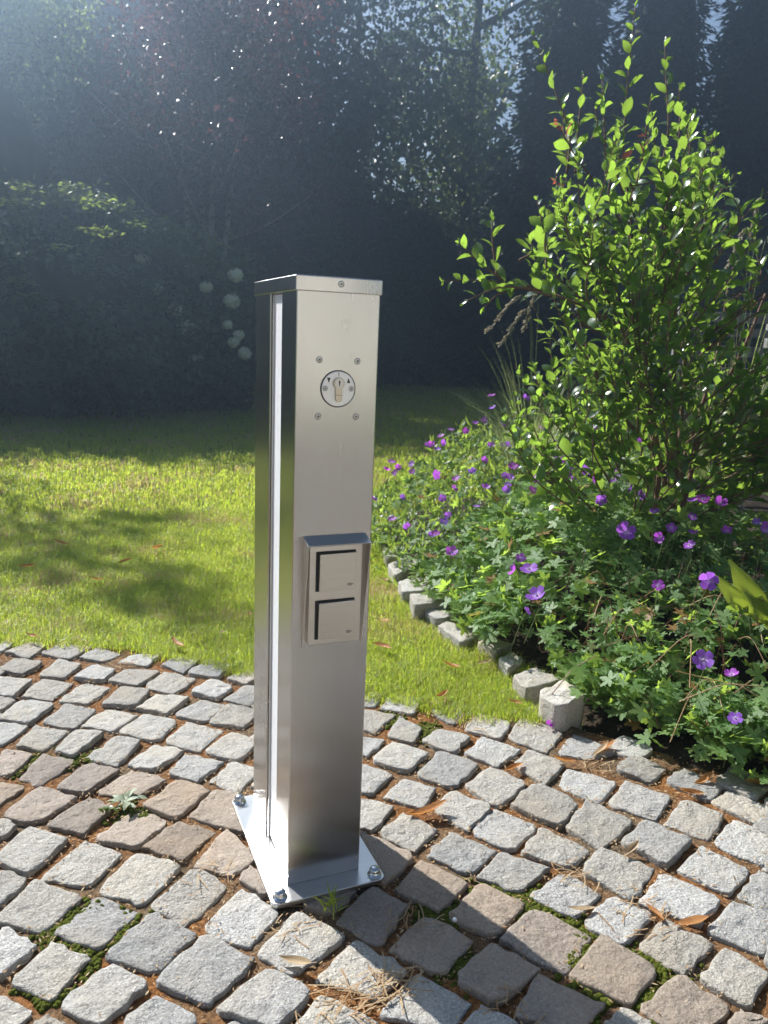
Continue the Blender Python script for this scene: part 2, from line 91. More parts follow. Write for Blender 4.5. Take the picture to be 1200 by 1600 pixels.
class MB:
    """collects simple solids into one mesh"""
    def __init__(s): s.V = []; s.F = []
    def add(s, V, F):
        n = len(s.V); s.V += [tuple(v) for v in V]; s.F += [tuple(i+n for i in f) for f in F]; return s
    def box(s, a, b):
        x0, y0, z0 = a; x1, y1, z1 = b
        return s.add([(x0,y0,z0),(x1,y0,z0),(x1,y1,z0),(x0,y1,z0),(x0,y0,z1),(x1,y0,z1),(x1,y1,z1),(x0,y1,z1)],
                     [(0,3,2,1),(4,5,6,7),(0,1,5,4),(1,2,6,5),(2,3,7,6),(3,0,4,7)])
    def prism(s, pts, a, b, axis='z'):
        """extrude a 2-D outline between a and b"""
        n = len(pts)
        def p(q, t):
            return (q[0], q[1], t) if axis == 'z' else ((q[0], t, q[1]) if axis == 'y' else (t, q[0], q[1]))
        V = [p(q, a) for q in pts] + [p(q, b) for q in pts]
        F = [tuple(range(n))[::-1], tuple(range(n, 2*n))] + [(i, (i+1) % n, n+(i+1) % n, n+i) for i in range(n)]
        return s.add(V, F)
    def tube(s, path, radii, n=7, cap=True):
        path = [Vector(p) for p in path]; base = len(s.V); ref = Vector((0.31, 0.17, 0.93))
        for i, p in enumerate(path):
            t = (path[min(i+1, len(path)-1)] - path[max(i-1, 0)]).normalized()
            u = t.cross(ref)
            if u.length < 1e-3: u = t.cross(Vector((1, 0, 0)))
            u.normalize(); v = t.cross(u)
            for k in range(n):
                a = 2*math.pi*k/n; s.V.append(tuple(p + (u*math.cos(a)+v*math.sin(a))*radii[i]))
        for i in range(len(path)-1):
            for k in range(n):
                a = base+i*n+k; b = base+i*n+(k+1) % n
                s.F.append((a, b, b+n, a+n))
        if cap:
            s.F.append(tuple(base+k for k in range(n))[::-1]); s.F.append(tuple(base+(len(path)-1)*n+k for k in range(n)))
        return s
    def lathe(s, prof, c, axis='z', n=20):
        """profile of (radius, height) round an axis through c"""
        base = len(s.V)
        for r, h in prof:
            for k in range(n):
                a = 2*math.pi*k/n; x, y = r*math.cos(a), r*math.sin(a)
                s.V.append((c[0]+x, c[1]+y, c[2]+h) if axis == 'z' else (c[0]+x, c[1]-h, c[2]+y))
        for i in range(len(prof)-1):
            for k in range(n):
                a = base+i*n+k; b = base+i*n+(k+1) % n
                s.F.append((a, b, b+n, a+n))
        s.F.append(tuple(base+k for k in range(n))[::-1]); s.F.append(tuple(base+(len(prof)-1)*n+k for k in range(n)))
        return s
    def build(s, name, mat, parent=None, smooth=False, bevel=0, seg=2, loc=None):
        me = pymesh(name, s.V, s.F, smooth)
        import bmesh
        bm = bmesh.new(); bm.from_mesh(me); bmesh.ops.recalc_face_normals(bm, faces=bm.faces); bm.to_mesh(me); bm.free()
        o = link(name, me, mat, parent, loc)
        if bevel:
            m = o.modifiers.new('bevel', 'BEVEL'); m.width = bevel; m.segments = seg; m.limit_method = 'ANGLE'; m.angle_limit = math.radians(40)
            m.harden_normals = False
            me.polygons.foreach_set('use_smooth', [True]*len(me.polygons))
            me.set_sharp_from_angle(angle=math.radians(35)) if hasattr(me, 'set_sharp_from_angle') else None
        return o

def unit(a): return a/np.maximum(np.linalg.norm(a, axis=-1, keepdims=True), 1e-9)

def frames(D, N):
    """rotation matrices whose columns are side, direction, normal"""
    D = unit(D); S = unit(np.cross(D, N)); Z = np.cross(S, D)
    return np.stack([S, D, Z], axis=-1)

def stamp(tpl, P, R, sc):
    """copies of a template (V,F) at P with rotations R and sizes sc, joined"""
    V, F = tpl; n = len(P); sc = np.asarray(sc, float).reshape(n, 1, -1)
    W = np.einsum('nij,vj->nvi', R, V)
    if sc.shape[-1] == 1: W = W*sc + P[:, None, :]
    else: W = np.einsum('nij,nvj->nvi', R, V[None]*sc) + P[:, None, :]
    FF = (F[None] + (np.arange(n)*len(V))[:, None, None]).reshape(-1, F.shape[1])
    return W.reshape(-1, 3), FF

def rnd(n, m=3): return RNG.normal(size=(n, m))

# ------------------------------------------------------------------ node materials
class Nt:
    def __init__(s, name):
        s.m = bpy.data.materials.new(name); s.m.use_nodes = True; s.t = s.m.node_tree
        s.t.nodes.clear(); s.out = s.n('ShaderNodeOutputMaterial')
    def n(s, typ, **kw):
        nd = s.t.nodes.new(typ)
        for k, v in kw.items():
            if k[0] == '_': nd.inputs[k[1:].replace('_', ' ')].default_value = v
            else: setattr(nd, k, v)
        return nd
    def l(s, a, b): s.t.links.new(a, b)
    def ramp(s, src, stops, interp='LINEAR'):
        r = s.n('ShaderNodeValToRGB'); e = r.color_ramp.elements; r.color_ramp.interpolation = interp
        e[0].position, e[0].color = stops[0][0], (*stops[0][1], 1)
        e[1].position, e[1].color = stops[-1][0], (*stops[-1][1], 1)
        for p, c in stops[1:-1]:
            x = e.new(p); x.color = (*c, 1)
        s.l(src, r.inputs[0]); return r.outputs[0]
    def noise(s, scale, detail=4, rough=0.55, vec=None, dist=0.0):
        t = s.n('ShaderNodeTexNoise'); t.inputs['Scale'].default_value = scale; t.inputs['Detail'].default_value = detail
        t.inputs['Roughness'].default_value = rough; t.inputs['Distortion'].default_value = dist
        if vec is not None: s.l(vec, t.inputs['Vector'])
        return t.outputs[0]
    def mix(s, fac, a, b, mode='MIX'):
        x = s.n('ShaderNodeMix', data_type='RGBA', blend_type=mode)
        for sock, v in ((0, fac), (6, a), (7, b)):
            if hasattr(v, 'is_output') or isinstance(v, bpy.types.NodeSocket): s.l(v, x.inputs[sock])
            elif sock == 0: x.inputs[0].default_value = v
            else: x.inputs[sock].default_value = (*v, 1)
        return x.outputs[2]
    def math(s, op, a, b=0.0, clamp=False):
        x = s.n('ShaderNodeMath', operation=op); x.use_clamp = clamp
        for i, v in enumerate((a, b)):
            if isinstance(v, bpy.types.NodeSocket): s.l(v, x.inputs[i])
            else: x.inputs[i].default_value = v
        return x.outputs[0]
    def bump(s, h, strength=0.5, dist=0.01, normal=None):
        b = s.n('ShaderNodeBump'); b.inputs['Strength'].default_value = strength; b.inputs['Distance'].default_value = dist
        s.l(h, b.inputs['Height'])
        if normal is not None: s.l(normal, b.inputs['Normal'])
        return b.outputs[0]
    def principled(s, col, rough=0.6, metal=0.0, normal=None, spec=0.5):
        p = s.n('ShaderNodeBsdfPrincipled')
        if isinstance(col, bpy.types.NodeSocket): s.l(col, p.inputs['Base Color'])
        else: p.inputs['Base Color'].default_value = (*col, 1)
        if isinstance(rough, bpy.types.NodeSocket): s.l(rough, p.inputs['Roughness'])
        else: p.inputs['Roughness'].default_value = rough
        p.inputs['Metallic'].default_value = metal; p.inputs['Specular IOR Level'].default_value = spec
        if normal is not None: s.l(normal, p.inputs['Normal'])
        return p
    def done(s, shader): s.l(shader, s.out.inputs['Surface']); return s.m

def m_plain(name, col, rough=0.6, metal=0.0, spec=0.5):
    t = Nt(name); tc = t.n('ShaderNodeTexCoord')
    n1 = t.noise(60, 3, vec=tc.outputs['Object'])
    c = t.mix(t.math('MULTIPLY', n1, 0.25), col, tuple(v*0.7 for v in col))
    return t.done(t.principled(c, rough, metal, None, spec).outputs[0])

def m_granite(name, c_dark, c_mid, c_light, warm=(0.42, 0.33, 0.22), grain=260, bump=0.6):
    t = Nt(name); tc = t.n('ShaderNodeTexCoord'); oi = t.n('ShaderNodeObjectInfo')
    off = t.n('ShaderNodeVectorMath', operation='ADD'); t.l(tc.outputs['Object'], off.inputs[0])
    cm = t.n('ShaderNodeCombineXYZ'); r7 = t.math('MULTIPLY', oi.outputs['Random'], 37.0)
    t.l(r7, cm.inputs[0]); t.l(t.math('MULTIPLY', oi.outputs['Random'], 91.0), cm.inputs[1]); t.l(cm.outputs[0], off.inputs[1])
    v = off.outputs[0]
    g1 = t.noise(grain, 3, 0.65, v); g2 = t.noise(grain*2.6, 2, 0.6, v); g3 = t.noise(28, 4, 0.6, v); g4 = t.noise(7, 3, 0.5, v)
    speck = t.math('ADD', t.math('MULTIPLY', g1, 0.6), t.math('MULTIPLY', g2, 0.4))
    c = t.ramp(speck, [(0.38, c_dark), (0.46, c_mid), (0.54, c_mid), (0.61, c_light)])
    st = t.math('MULTIPLY', t.ramp(g4, [(0.45, (0, 0, 0)), (0.72, (1, 1, 1))]), 0.42)
    c = t.mix(st, c, warm, 'MIX')
    c = t.mix(t.math('MULTIPLY', t.ramp(g3, [(0.3, (1, 1, 1)), (0.5, (0, 0, 0))]), 0.35), c, tuple(x*0.6 for x in c_mid))
    c = t.mix(0.85, c, t.ramp(t.math('FRACT', t.math('MULTIPLY', oi.outputs['Random'], 13.7)), [(0.0, (0.955, 0.975, 1.0)), (0.35, (1, 1, 1)), (0.75, (1.0, 0.965, 0.90)), (1.0, (0.95, 0.90, 0.83))]), 'MULTIPLY')
    hv = t.n('ShaderNodeHueSaturation'); t.l(c, hv.inputs['Color'])
    t.l(t.math('ADD', t.math('MULTIPLY', oi.outputs['Random'], 0.40), 0.80), hv.inputs['Value'])
    g5 = t.noise(85, 4, 0.65, v)
    h = t.math('ADD', t.math('MULTIPLY', g3, 0.8), t.math('ADD', t.math('MULTIPLY', g5, 0.9), t.math('MULTIPLY', g1, 0.22)))
    nb = t.bump(h, bump*1.3, 0.008)
    return t.done(t.principled(hv.outputs[0], 0.82, 0, nb, 0.35).outputs[0])

def m_leaf(name, c1, c2, tr, tw=0.45, rough=0.38, spec=0.5, dry=None, dryamt=0.0, veins=False):
    """front colour between c1 and c2 by leaf, tr = colour of light coming through"""
    t = Nt(name); g = t.n('ShaderNodeNewGeometry'); oi = t.n('ShaderNodeObjectInfo')
    rn = t.math('FRACT', t.math('ADD', g.outputs['Random Per Island'], t.math('MULTIPLY', oi.outputs['Random'], 7.31)))
    tc = t.n('ShaderNodeTexCoord')
    c = t.mix(rn, c1, c2)
    if dry is not None:
        k = t.ramp(rn, [(1-dryamt-0.01, (0, 0, 0)), (1-dryamt+0.01, (1, 1, 1))]); c = t.mix(k, c, dry)
    nz = t.noise(55, 3, 0.6, tc.outputs['Object'])
    c = t.mix(t.math('MULTIPLY', nz, 0.35), c, tuple(v*0.55 for v in c1))
    p = t.principled(c, rough, 0, None, spec)
    tl = t.n('ShaderNodeBsdfTranslucent')
    ct = t.mix(rn, tr, tuple(v*0.62 for v in tr))
    if dry is not None: ct = t.mix(k, ct, dry)
    t.l(ct, tl.inputs['Color'])
    ms = t.n('ShaderNodeMixShader'); ms.inputs[0].default_value = tw
    t.l(p.outputs[0], ms.inputs[1]); t.l(tl.outputs[0], ms.inputs[2])
    return t.done(ms.outputs[0])

def m_bark(name, c1, c2, scale=18):
    t = Nt(name); tc = t.n('ShaderNodeTexCoord')
    mp = t.n('ShaderNodeMapping'); mp.inputs['Scale'].default_value = (1, 1, 0.25); t.l(tc.outputs['Object'], mp.inputs[0])
    n1 = t.noise(scale, 5, 0.65, mp.outputs[0])
    c = t.ramp(n1, [(0.3, c1), (0.7, c2)])
    return t.done(t.principled(c, 0.85, 0, t.bump(n1, 0.6, 0.01), 0.3).outputs[0])

def m_steel(name, col=(0.62, 0.605, 0.585), rough=0.25, vertical=True, smear=0.6, aniso=0.78):
    t = Nt(name); tc = t.n('ShaderNodeTexCoord'); mp = t.n('ShaderNodeMapping')
    mp.inputs['Scale'].default_value = (1, 1, 0.012) if vertical else (0.02, 1, 1); t.l(tc.outputs['Object'], mp.inputs[0])
    br = t.noise(520, 4, 0.75, mp.outputs[0])
    m2 = t.n('ShaderNodeMapping'); m2.inputs['Scale'].default_value = (1, 1, 0.3); t.l(tc.outputs['Object'], m2.inputs[0])
    sm = t.noise(9, 5, 0.6, m2.outputs[0], 0.4); sm2 = t.noise(38, 4, 0.6, tc.outputs['Object'])
    c = t.mix(t.math('MULTIPLY', t.ramp(br, [(0.35, (1, 1, 1)), (0.65, (0, 0, 0))]), 0.34), col, tuple(v*0.74 for v in col))
    c = t.mix(t.math('MULTIPLY', sm, smear*0.25), c, tuple(v*0.85 for v in col))
    r = t.math('ADD', t.math('MULTIPLY', br, 0.06), t.math('ADD', rough-0.10, t.math('MULTIPLY', t.math('ADD', sm, t.math('MULTIPLY', sm2, 0.5)), smear*0.16)))
    p = t.principled(c, r, 1.0, t.bump(br, 0.03, 0.0004))
    p.inputs['Anisotropic'].default_value = aniso
    tg = t.n('ShaderNodeTangent', direction_type='RADIAL', axis='Z'); t.l(tg.outputs[0], p.inputs['Tangent'])
    return t.done(p.outputs[0])

MAT = {}
MAT['granite'] = m_granite('grey_granite', (0.125, 0.122, 0.116), (0.288, 0.278, 0.258), (0.45, 0.44, 0.415), warm=(0.34, 0.29, 0.21))
MAT['brown'] = m_granite('brown_porphyry', (0.15, 0.125, 0.10), (0.245, 0.205, 0.168), (0.33, 0.28, 0.235), warm=(0.29, 0.21, 0.14), grain=190, bump=0.5)
MAT['edge'] = m_granite('edging_granite', (0.14, 0.13, 0.12), (0.37, 0.35, 0.32), (0.54, 0.52, 0.48), warm=(0.36, 0.31, 0.21))
MAT['steel'] = m_steel('brushed_steel')
MAT['steel_dull'] = m_steel('dull_plate_steel', (0.66, 0.65, 0.63), 0.33, False, 0.5, 0.2)
MAT['chrome'] = m_plain('polished_bolt_steel', (0.62, 0.62, 0.62), 0.22, 1.0)
MAT['screw'] = m_plain('screw_steel', (0.60, 0.59, 0.57), 0.3, 1.0)
MAT['brass'] = m_plain('nickel_brass', (0.58, 0.52, 0.42), 0.32, 1.0)
MAT['black'] = m_plain('black_rubber', (0.012, 0.012, 0.013), 0.6)
MAT['ink'] = m_plain('black_print', (0.02, 0.02, 0.02), 0.7)
MAT['whiteplate'] = m_plain('white_anodised_plate', (0.93, 0.92, 0.90), 0.5, 0.85)
MAT['satin'] = m_steel('satin_cover_steel', (0.70, 0.66, 0.60), 0.36, False, 0.2, 0.2)
MAT['opal'] = m_plain('opal_diffuser', (0.80, 0.80, 0.82), 0.35)
MAT['bark'] = m_bark('grey_brown_bark', (0.05, 0.038, 0.028), (0.14, 0.11, 0.085))
MAT['palebark'] = m_bark('pale_plum_bark', (0.16, 0.13, 0.12), (0.30, 0.26, 0.23))
MAT['stem'] = m_bark('red_brown_stem', (0.10, 0.055, 0.035), (0.20, 0.12, 0.075), 60)
MAT['darkbark'] = m_bark('dark_bark', (0.03, 0.025, 0.022), (0.075, 0.06, 0.05))
MAT['near_black'] = m_bark('inner_shade_and_roof_dark', (0.010, 0.011, 0.008), (0.03, 0.03, 0.022), 6)  # near-black colour that paints the shade inside foliage, also used on the roof
MAT['petiole'] = m_plain('green_stalk', (0.13, 0.17, 0.06), 0.5)
MAT['redstalk'] = m_plain('reddish_stalk', (0.22, 0.10, 0.06), 0.5)
MAT['slat'] = m_bark('weathered_grey_wood', (0.10, 0.097, 0.094), (0.22, 0.215, 0.21), 30)

MAT['shrub'] = m_leaf('glossy_shrub_leaf', (0.024, 0.060, 0.016), (0.050, 0.105, 0.022), (0.38, 0.60, 0.07), 0.47, 0.26, 0.7)
MAT['shrubred'] = m_leaf('red_shrub_leaf', (0.20, 0.04, 0.025), (0.26, 0.07, 0.035), (0.75, 0.20, 0.12), 0.5, 0.3)
MAT['geranium'] = m_leaf('geranium_leaf', (0.10, 0.185, 0.07), (0.155, 0.25, 0.08), (0.56, 0.80, 0.11), 0.42, 0.55, 0.35, dry=(0.30, 0.16, 0.06), dryamt=0.035)
MAT['lance'] = m_leaf('narrow_leaf', (0.07, 0.13, 0.03), (0.10, 0.17, 0.04), (0.42, 0.58, 0.08), 0.42, 0.45)
MAT['dark'] = m_leaf('dark_evergreen_leaf', (0.018, 0.035, 0.018), (0.035, 0.055, 0.026), (0.10, 0.16, 0.04), 0.25, 0.5)
MAT['mid'] = m_leaf('mid_green_leaf', (0.03, 0.06, 0.022), (0.055, 0.085, 0.03), (0.20, 0.28, 0.06), 0.32, 0.45)
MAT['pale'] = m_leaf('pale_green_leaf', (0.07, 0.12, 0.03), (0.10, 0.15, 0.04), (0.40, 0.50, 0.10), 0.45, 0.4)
MAT['plum'] = m_leaf('purple_plum_leaf', (0.030, 0.017, 0.020), (0.055, 0.026, 0.028), (0.17, 0.06, 0.06), 0.35, 0.3, 0.6)
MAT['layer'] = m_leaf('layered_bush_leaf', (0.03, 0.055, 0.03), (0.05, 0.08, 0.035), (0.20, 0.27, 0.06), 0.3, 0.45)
MAT['yellowleaf'] = m_leaf('yellowing_leaf', (0.12, 0.18, 0.03), (0.16, 0.20, 0.04), (0.40, 0.50, 0.05), 0.5, 0.45)
def m_grass():
    t = Nt('grass_blade'); g = t.n('ShaderNodeNewGeometry'); tc = t.n('ShaderNodeTexCoord'); rn = g.outputs['Random Per Island']
    a = t.noise(2.1, 5, 0.62, tc.outputs['Object'], 0.3); b2 = t.noise(0.9, 3, 0.5, tc.outputs['Object'])
    dry = t.math('GREATER_THAN', t.math('ADD', rn, t.math('MULTIPLY', t.ramp(a, [(0.50, (0, 0, 0)), (0.68, (1, 1, 1))]), 0.70)), 0.92)
    c = t.mix(rn, (0.14, 0.26, 0.035), (0.25, 0.325, 0.055)); c = t.mix(t.math('MULTIPLY', b2, .7), c, (0.17, 0.19, 0.035)); c = t.mix(dry, c, (0.44, 0.35, 0.19))
    ct = t.mix(rn, (0.66, 0.80, 0.07), (0.64, 0.70, 0.09)); ct = t.mix(dry, ct, (0.60, 0.45, 0.20))
    p = t.principled(c, 0.45, 0, None, 0.4); tl = t.n('ShaderNodeBsdfTranslucent'); t.l(ct, tl.inputs['Color'])
    ms = t.n('ShaderNodeMixShader'); ms.inputs[0].default_value = 0.5; t.l(p.outputs[0], ms.inputs[1]); t.l(tl.outputs[0], ms.inputs[2])
    return t.done(ms.outputs[0])
MAT['grass'] = m_grass()
MAT['orngrass'] = m_leaf('fine_grass_leaf', (0.14, 0.19, 0.08), (0.22, 0.25, 0.12), (0.50, 0.58, 0.2), 0.35, 0.35)
MAT['plume'] = m_leaf('seed_plume', (0.36, 0.33, 0.25), (0.44, 0.40, 0.31), (0.35, 0.30, 0.2), 0.4, 0.8, 0.2)
MAT['deadleaf'] = m_leaf('dead_leaf', (0.34, 0.14, 0.045), (0.48, 0.24, 0.09), (0.80, 0.34, 0.08), 0.4, 0.55, 0.3)
MAT['paleleaf'] = m_leaf('pale_dead_leaf', (0.42, 0.31, 0.19), (0.50, 0.38, 0.24), (0.6, 0.42, 0.2), 0.3, 0.6, 0.3)
MAT['weed'] = m_leaf('grey_weed_leaf', (0.26, 0.30, 0.20), (0.36, 0.40, 0.28), (0.3, 0.4, 0.15), 0.25, 0.6, 0.3)
MAT['straw'] = m_leaf('dry_straw', (0.50, 0.38, 0.23), (0.36, 0.20, 0.09), (0.5, 0.3, 0.12), 0.25, 0.7, 0.2)
MAT['hydr'] = m_leaf('white_floret', (0.62, 0.68, 0.50), (0.80, 0.82, 0.68), (0.7, 0.75, 0.55), 0.3, 0.6, 0.2)

def m_petal():
    t = Nt('violet_petal'); at = t.n('ShaderNodeAttribute'); at.attribute_name = 'radial'; oi = t.n('ShaderNodeObjectInfo')
    hue = t.mix(oi.outputs['Random'], (0.23, 0.10, 0.55), (0.38, 0.06, 0.48))
    c = t.mix(t.ramp(at.outputs['Fac'], [(0.10, (1, 1, 1)), (0.5, (0, 0, 0))]), hue, (0.62, 0.45, 0.78))
    p = t.principled(c, 0.55, 0, None, 0.3); tl = t.n('ShaderNodeBsdfTranslucent')
    t.l(t.mix(oi.outputs['Random'], (0.42, 0.16, 0.85), (0.72, 0.10, 0.80)), tl.inputs['Color'])
    ms = t.n('ShaderNodeMixShader'); ms.inputs[0].default_value = 0.45
    t.l(p.outputs[0], ms.inputs[1]); t.l(tl.outputs[0], ms.inputs[2])
    return t.done(ms.outputs[0])
MAT['petal'] = m_petal()
MAT['anther'] = m_plain('flower_centre', (0.55, 0.50, 0.55), 0.7)

def m_bed():
    t = Nt('joint_filling'); tc = t.n('ShaderNodeTexCoord'); v = tc.outputs['Object']
    a = t.noise(5, 4, 0.6, v); b = t.noise(120, 4, 0.7, v); c0 = t.noise(420, 3, 0.7, v); d = t.noise(9, 3, 0.5, v)
    c = t.ramp(b, [(0.3, (0.045, 0.024, 0.014)), (0.5, (0.20, 0.082, 0.024)), (0.7, (0.36, 0.165, 0.05))])
    c = t.mix(t.ramp(a, [(0.42, (0, 0, 0)), (0.62, (1, 1, 1))]), c, t.ramp(b, [(0.3, (0.05, 0.035, 0.022)), (0.7, (0.21, 0.15, 0.09))]))
    c = t.mix(t.math('MULTIPLY', t.ramp(c0, [(0.60, (0, 0, 0)), (0.68, (1, 1, 1))]), 0.7), c, (0.42, 0.30, 0.18))
    c = t.mix(t.ramp(d, [(0.66, (0, 0, 0)), (0.74, (1, 1, 1))]), c, (0.075, 0.095, 0.014))
    sx = t.n('ShaderNodeSeparateXYZ'); t.l(v, sx.inputs[0])
    vo = t.n('ShaderNodeTexVoronoi'); vo.feature = 'DISTANCE_TO_EDGE'; vo.inputs['Scale'].default_value = 10.5; vo.inputs['Randomness'].default_value = 0.35; t.l(v, vo.inputs['Vector'])
    far = t.mix(t.ramp(vo.outputs['Distance'], [(0.05, (0, 0, 0)), (0.11, (1, 1, 1))]), (0.12, 0.08, 0.05), (0.30, 0.295, 0.285))
    c = t.mix(t.math('LESS_THAN', sx.outputs[1], -2.25), c, far)
    return t.done(t.principled(c, 0.95, 0, t.bump(t.math('ADD', b, t.math('MULTIPLY', c0, 0.5)), 0.9, 0.006), 0.15).outputs[0])
MAT['bed'] = m_bed()

def m_soil(name, c1, c2, scale=40):
    t = Nt(name); tc = t.n('ShaderNodeTexCoord'); v = tc.outputs['Object']
    b = t.noise(scale, 6, 0.7, v)
    return t.done(t.principled(t.ramp(b, [(0.3, c1), (0.7, c2)]), 0.95, 0, t.bump(b, 0.9, 0.02), 0.15).outputs[0])
MAT['soil'] = m_soil('dark_garden_soil', (0.018, 0.013, 0.009), (0.06, 0.045, 0.03))

def m_lawn():
    t = Nt('lawn_ground'); tc = t.n('ShaderNodeTexCoord'); v = tc.outputs['Object']
    a = t.noise(1.4, 5, 0.6, v); b = t.noise(45, 5, 0.7, v)
    g = t.ramp(b, [(0.3, (0.05, 0.085, 0.018)), (0.55, (0.11, 0.16, 0.03)), (0.75, (0.18, 0.21, 0.05))])
    s = t.ramp(b, [(0.3, (0.10, 0.085, 0.035)), (0.7, (0.30, 0.24, 0.11))])
    c = t.mix(t.math('MULTIPLY', t.ramp(a, [(0.52, (0, 0, 0)), (0.68, (1, 1, 1))]), 0.6), g, s)
    return t.done(t.principled(c, 0.9, 0, t.bump(b, 1.0, 0.03), 0.2).outputs[0])
MAT['lawn'] = m_lawn()

# ------------------------------------------------------------------ layout functions
LE_X = [-30, -3.0, -1.2, -0.5, -0.33, -0.16, 0.0, 0.15, 0.4, 0.56, 0.7, 0.80, 0.95, 1.2, 1.6, 30]
LE_Y = [1.6, 1.6, 1.45, 1.31, 1.25, 1.15, 1.0, 0.87, 0.645, 0.50, 0.425, 0.38, 0.16, -0.10, -0.75, -0.75]
def lawn_edge(x): return np.interp(x, LE_X, LE_Y)
BX = np.array(BORDER)
def bed_dist(X, Y):
    """signed distance into the flower bed (positive inside)"""
    X = np.asarray(X, float); Y = np.asarray(Y, float); best = np.full(X.shape, 99.0); sg = np.ones(X.shape)
    for (ax, ay), (bx, by) in zip(BX, BX[1:]):
        vx, vy = bx-ax, by-ay
        t = np.clip(((X-ax)*vx+(Y-ay)*vy)/(vx*vx+vy*vy), 0, 1); d = np.hypot(X-ax-t*vx, Y-ay-t*vy)
        s = np.where(vx*(Y-ay)-vy*(X-ax) < 0, 1, -1); m = d < best-1e-9
        best = np.where(m, d, best); sg = np.where(m, s, sg)
    return best*sg
def mound(X, Y):
    d = bed_dist(X, Y); h = 0.10+(d+0.12)*0.75; hm = 0.36+0.1*np.clip((np.asarray(Y)-0.6)/1.2, 0, 1)
    return np.where(d < -0.12, 0, np.minimum(hm, h)*(1+0.10*np.sin(5*np.asarray(X)+1)*np.cos(6*np.asarray(Y))))

# ------------------------------------------------------------------ bluish air volume added to stand in for lens glare
hz = MB().box((-34, -16, -1.3), (40, 42, 13.0)).build('glare_haze', None)
t = Nt('glare_haze_volume'); pv = t.n('ShaderNodeVolumePrincipled')
pv.inputs['Color'].default_value = (0.52, 0.73, 1.0, 1); pv.inputs['Density'].default_value = 0.0165; pv.inputs['Anisotropy'].default_value = 0.84
t.l(pv.outputs[0], t.out.inputs['Volume']); hz.data.materials.append(t.m)
hz['kind'] = 'stuff'

# ------------------------------------------------------------------ ground sheets
g = MB(); g.add([(-30, -14, -0.04), (36, -14, -0.04), (36, 40, -0.04), (-30, 40, -0.04)], [(0, 1, 2, 3)])
lawn = tag(g.build('lawn', MAT['lawn']), kind='structure')

def grid_sheet(xs, f0, f1, nt, zf):
    V = []; F = []; nx = len(xs)
    ts = np.linspace(0, 1, nt) if np.isscalar(nt) else np.asarray(nt)
    for tt in ts:
        for x in xs:
            y = f0(x)+(f1(x)-f0(x))*tt; V.append((x, y, zf(x, y)))
    m = len(ts)
    idx = np.arange(nx*m).reshape(m, nx)
    F = np.stack([idx[:-1, :-1], idx[:-1, 1:], idx[1:, 1:], idx[1:, :-1]], -1).reshape(-1, 4)
    return V, F
xs = np.concatenate([np.arange(-3.2, -0.75, 0.12), np.arange(-0.72, 1.4, 0.013), np.arange(1.45, 3.2, 0.15)])
tsb = np.concatenate([np.linspace(0, 0.55, 12)[:-1], np.linspace(0.55, 1, 170)])
def bed_z(x, y):
    p = Vector((x*14, y*14, 0.3)); q = Vector((x*55, y*55, 2.1))
    return -0.0168+0.0038*noise.noise(p)+0.004*noise.noise(q)
Vb, Fb = grid_sheet(xs, lambda x: -8.95, lambda x: float(lawn_edge(x))+0.02, tsb, bed_z)
paving = link('paving', rawmesh('paving', np.array(Vb), Fb, True), MAT['bed']); tag(paving, kind='structure')
# flower bed soil: a gently rising sheet
ys = np.linspace(-0.9, 3.6, 46); Vs = []
for y in ys:
    xb = float(np.interp(y, BX[:, 1], BX[:, 0]))-(0.14 if y < .34 else 0.02)
    for j in range(30):
        x = xb+(3.9-xb)*(j/29)**1.3
        Vs.append((x, y, -0.034+0.06*min(1, j/5)+0.02*noise.noise(Vector((x*6, y*6, 0)))))
idx = np.arange(46*30).reshape(46, 30)
tag(link('flower_bed_soil', rawmesh('flower_bed_soil', np.array(Vs), np.stack([idx[:-1, :-1], idx[:-1, 1:], idx[1:, 1:], idx[1:, :-1]], -1).reshape(-1, 4), True), MAT['soil']), kind='structure')

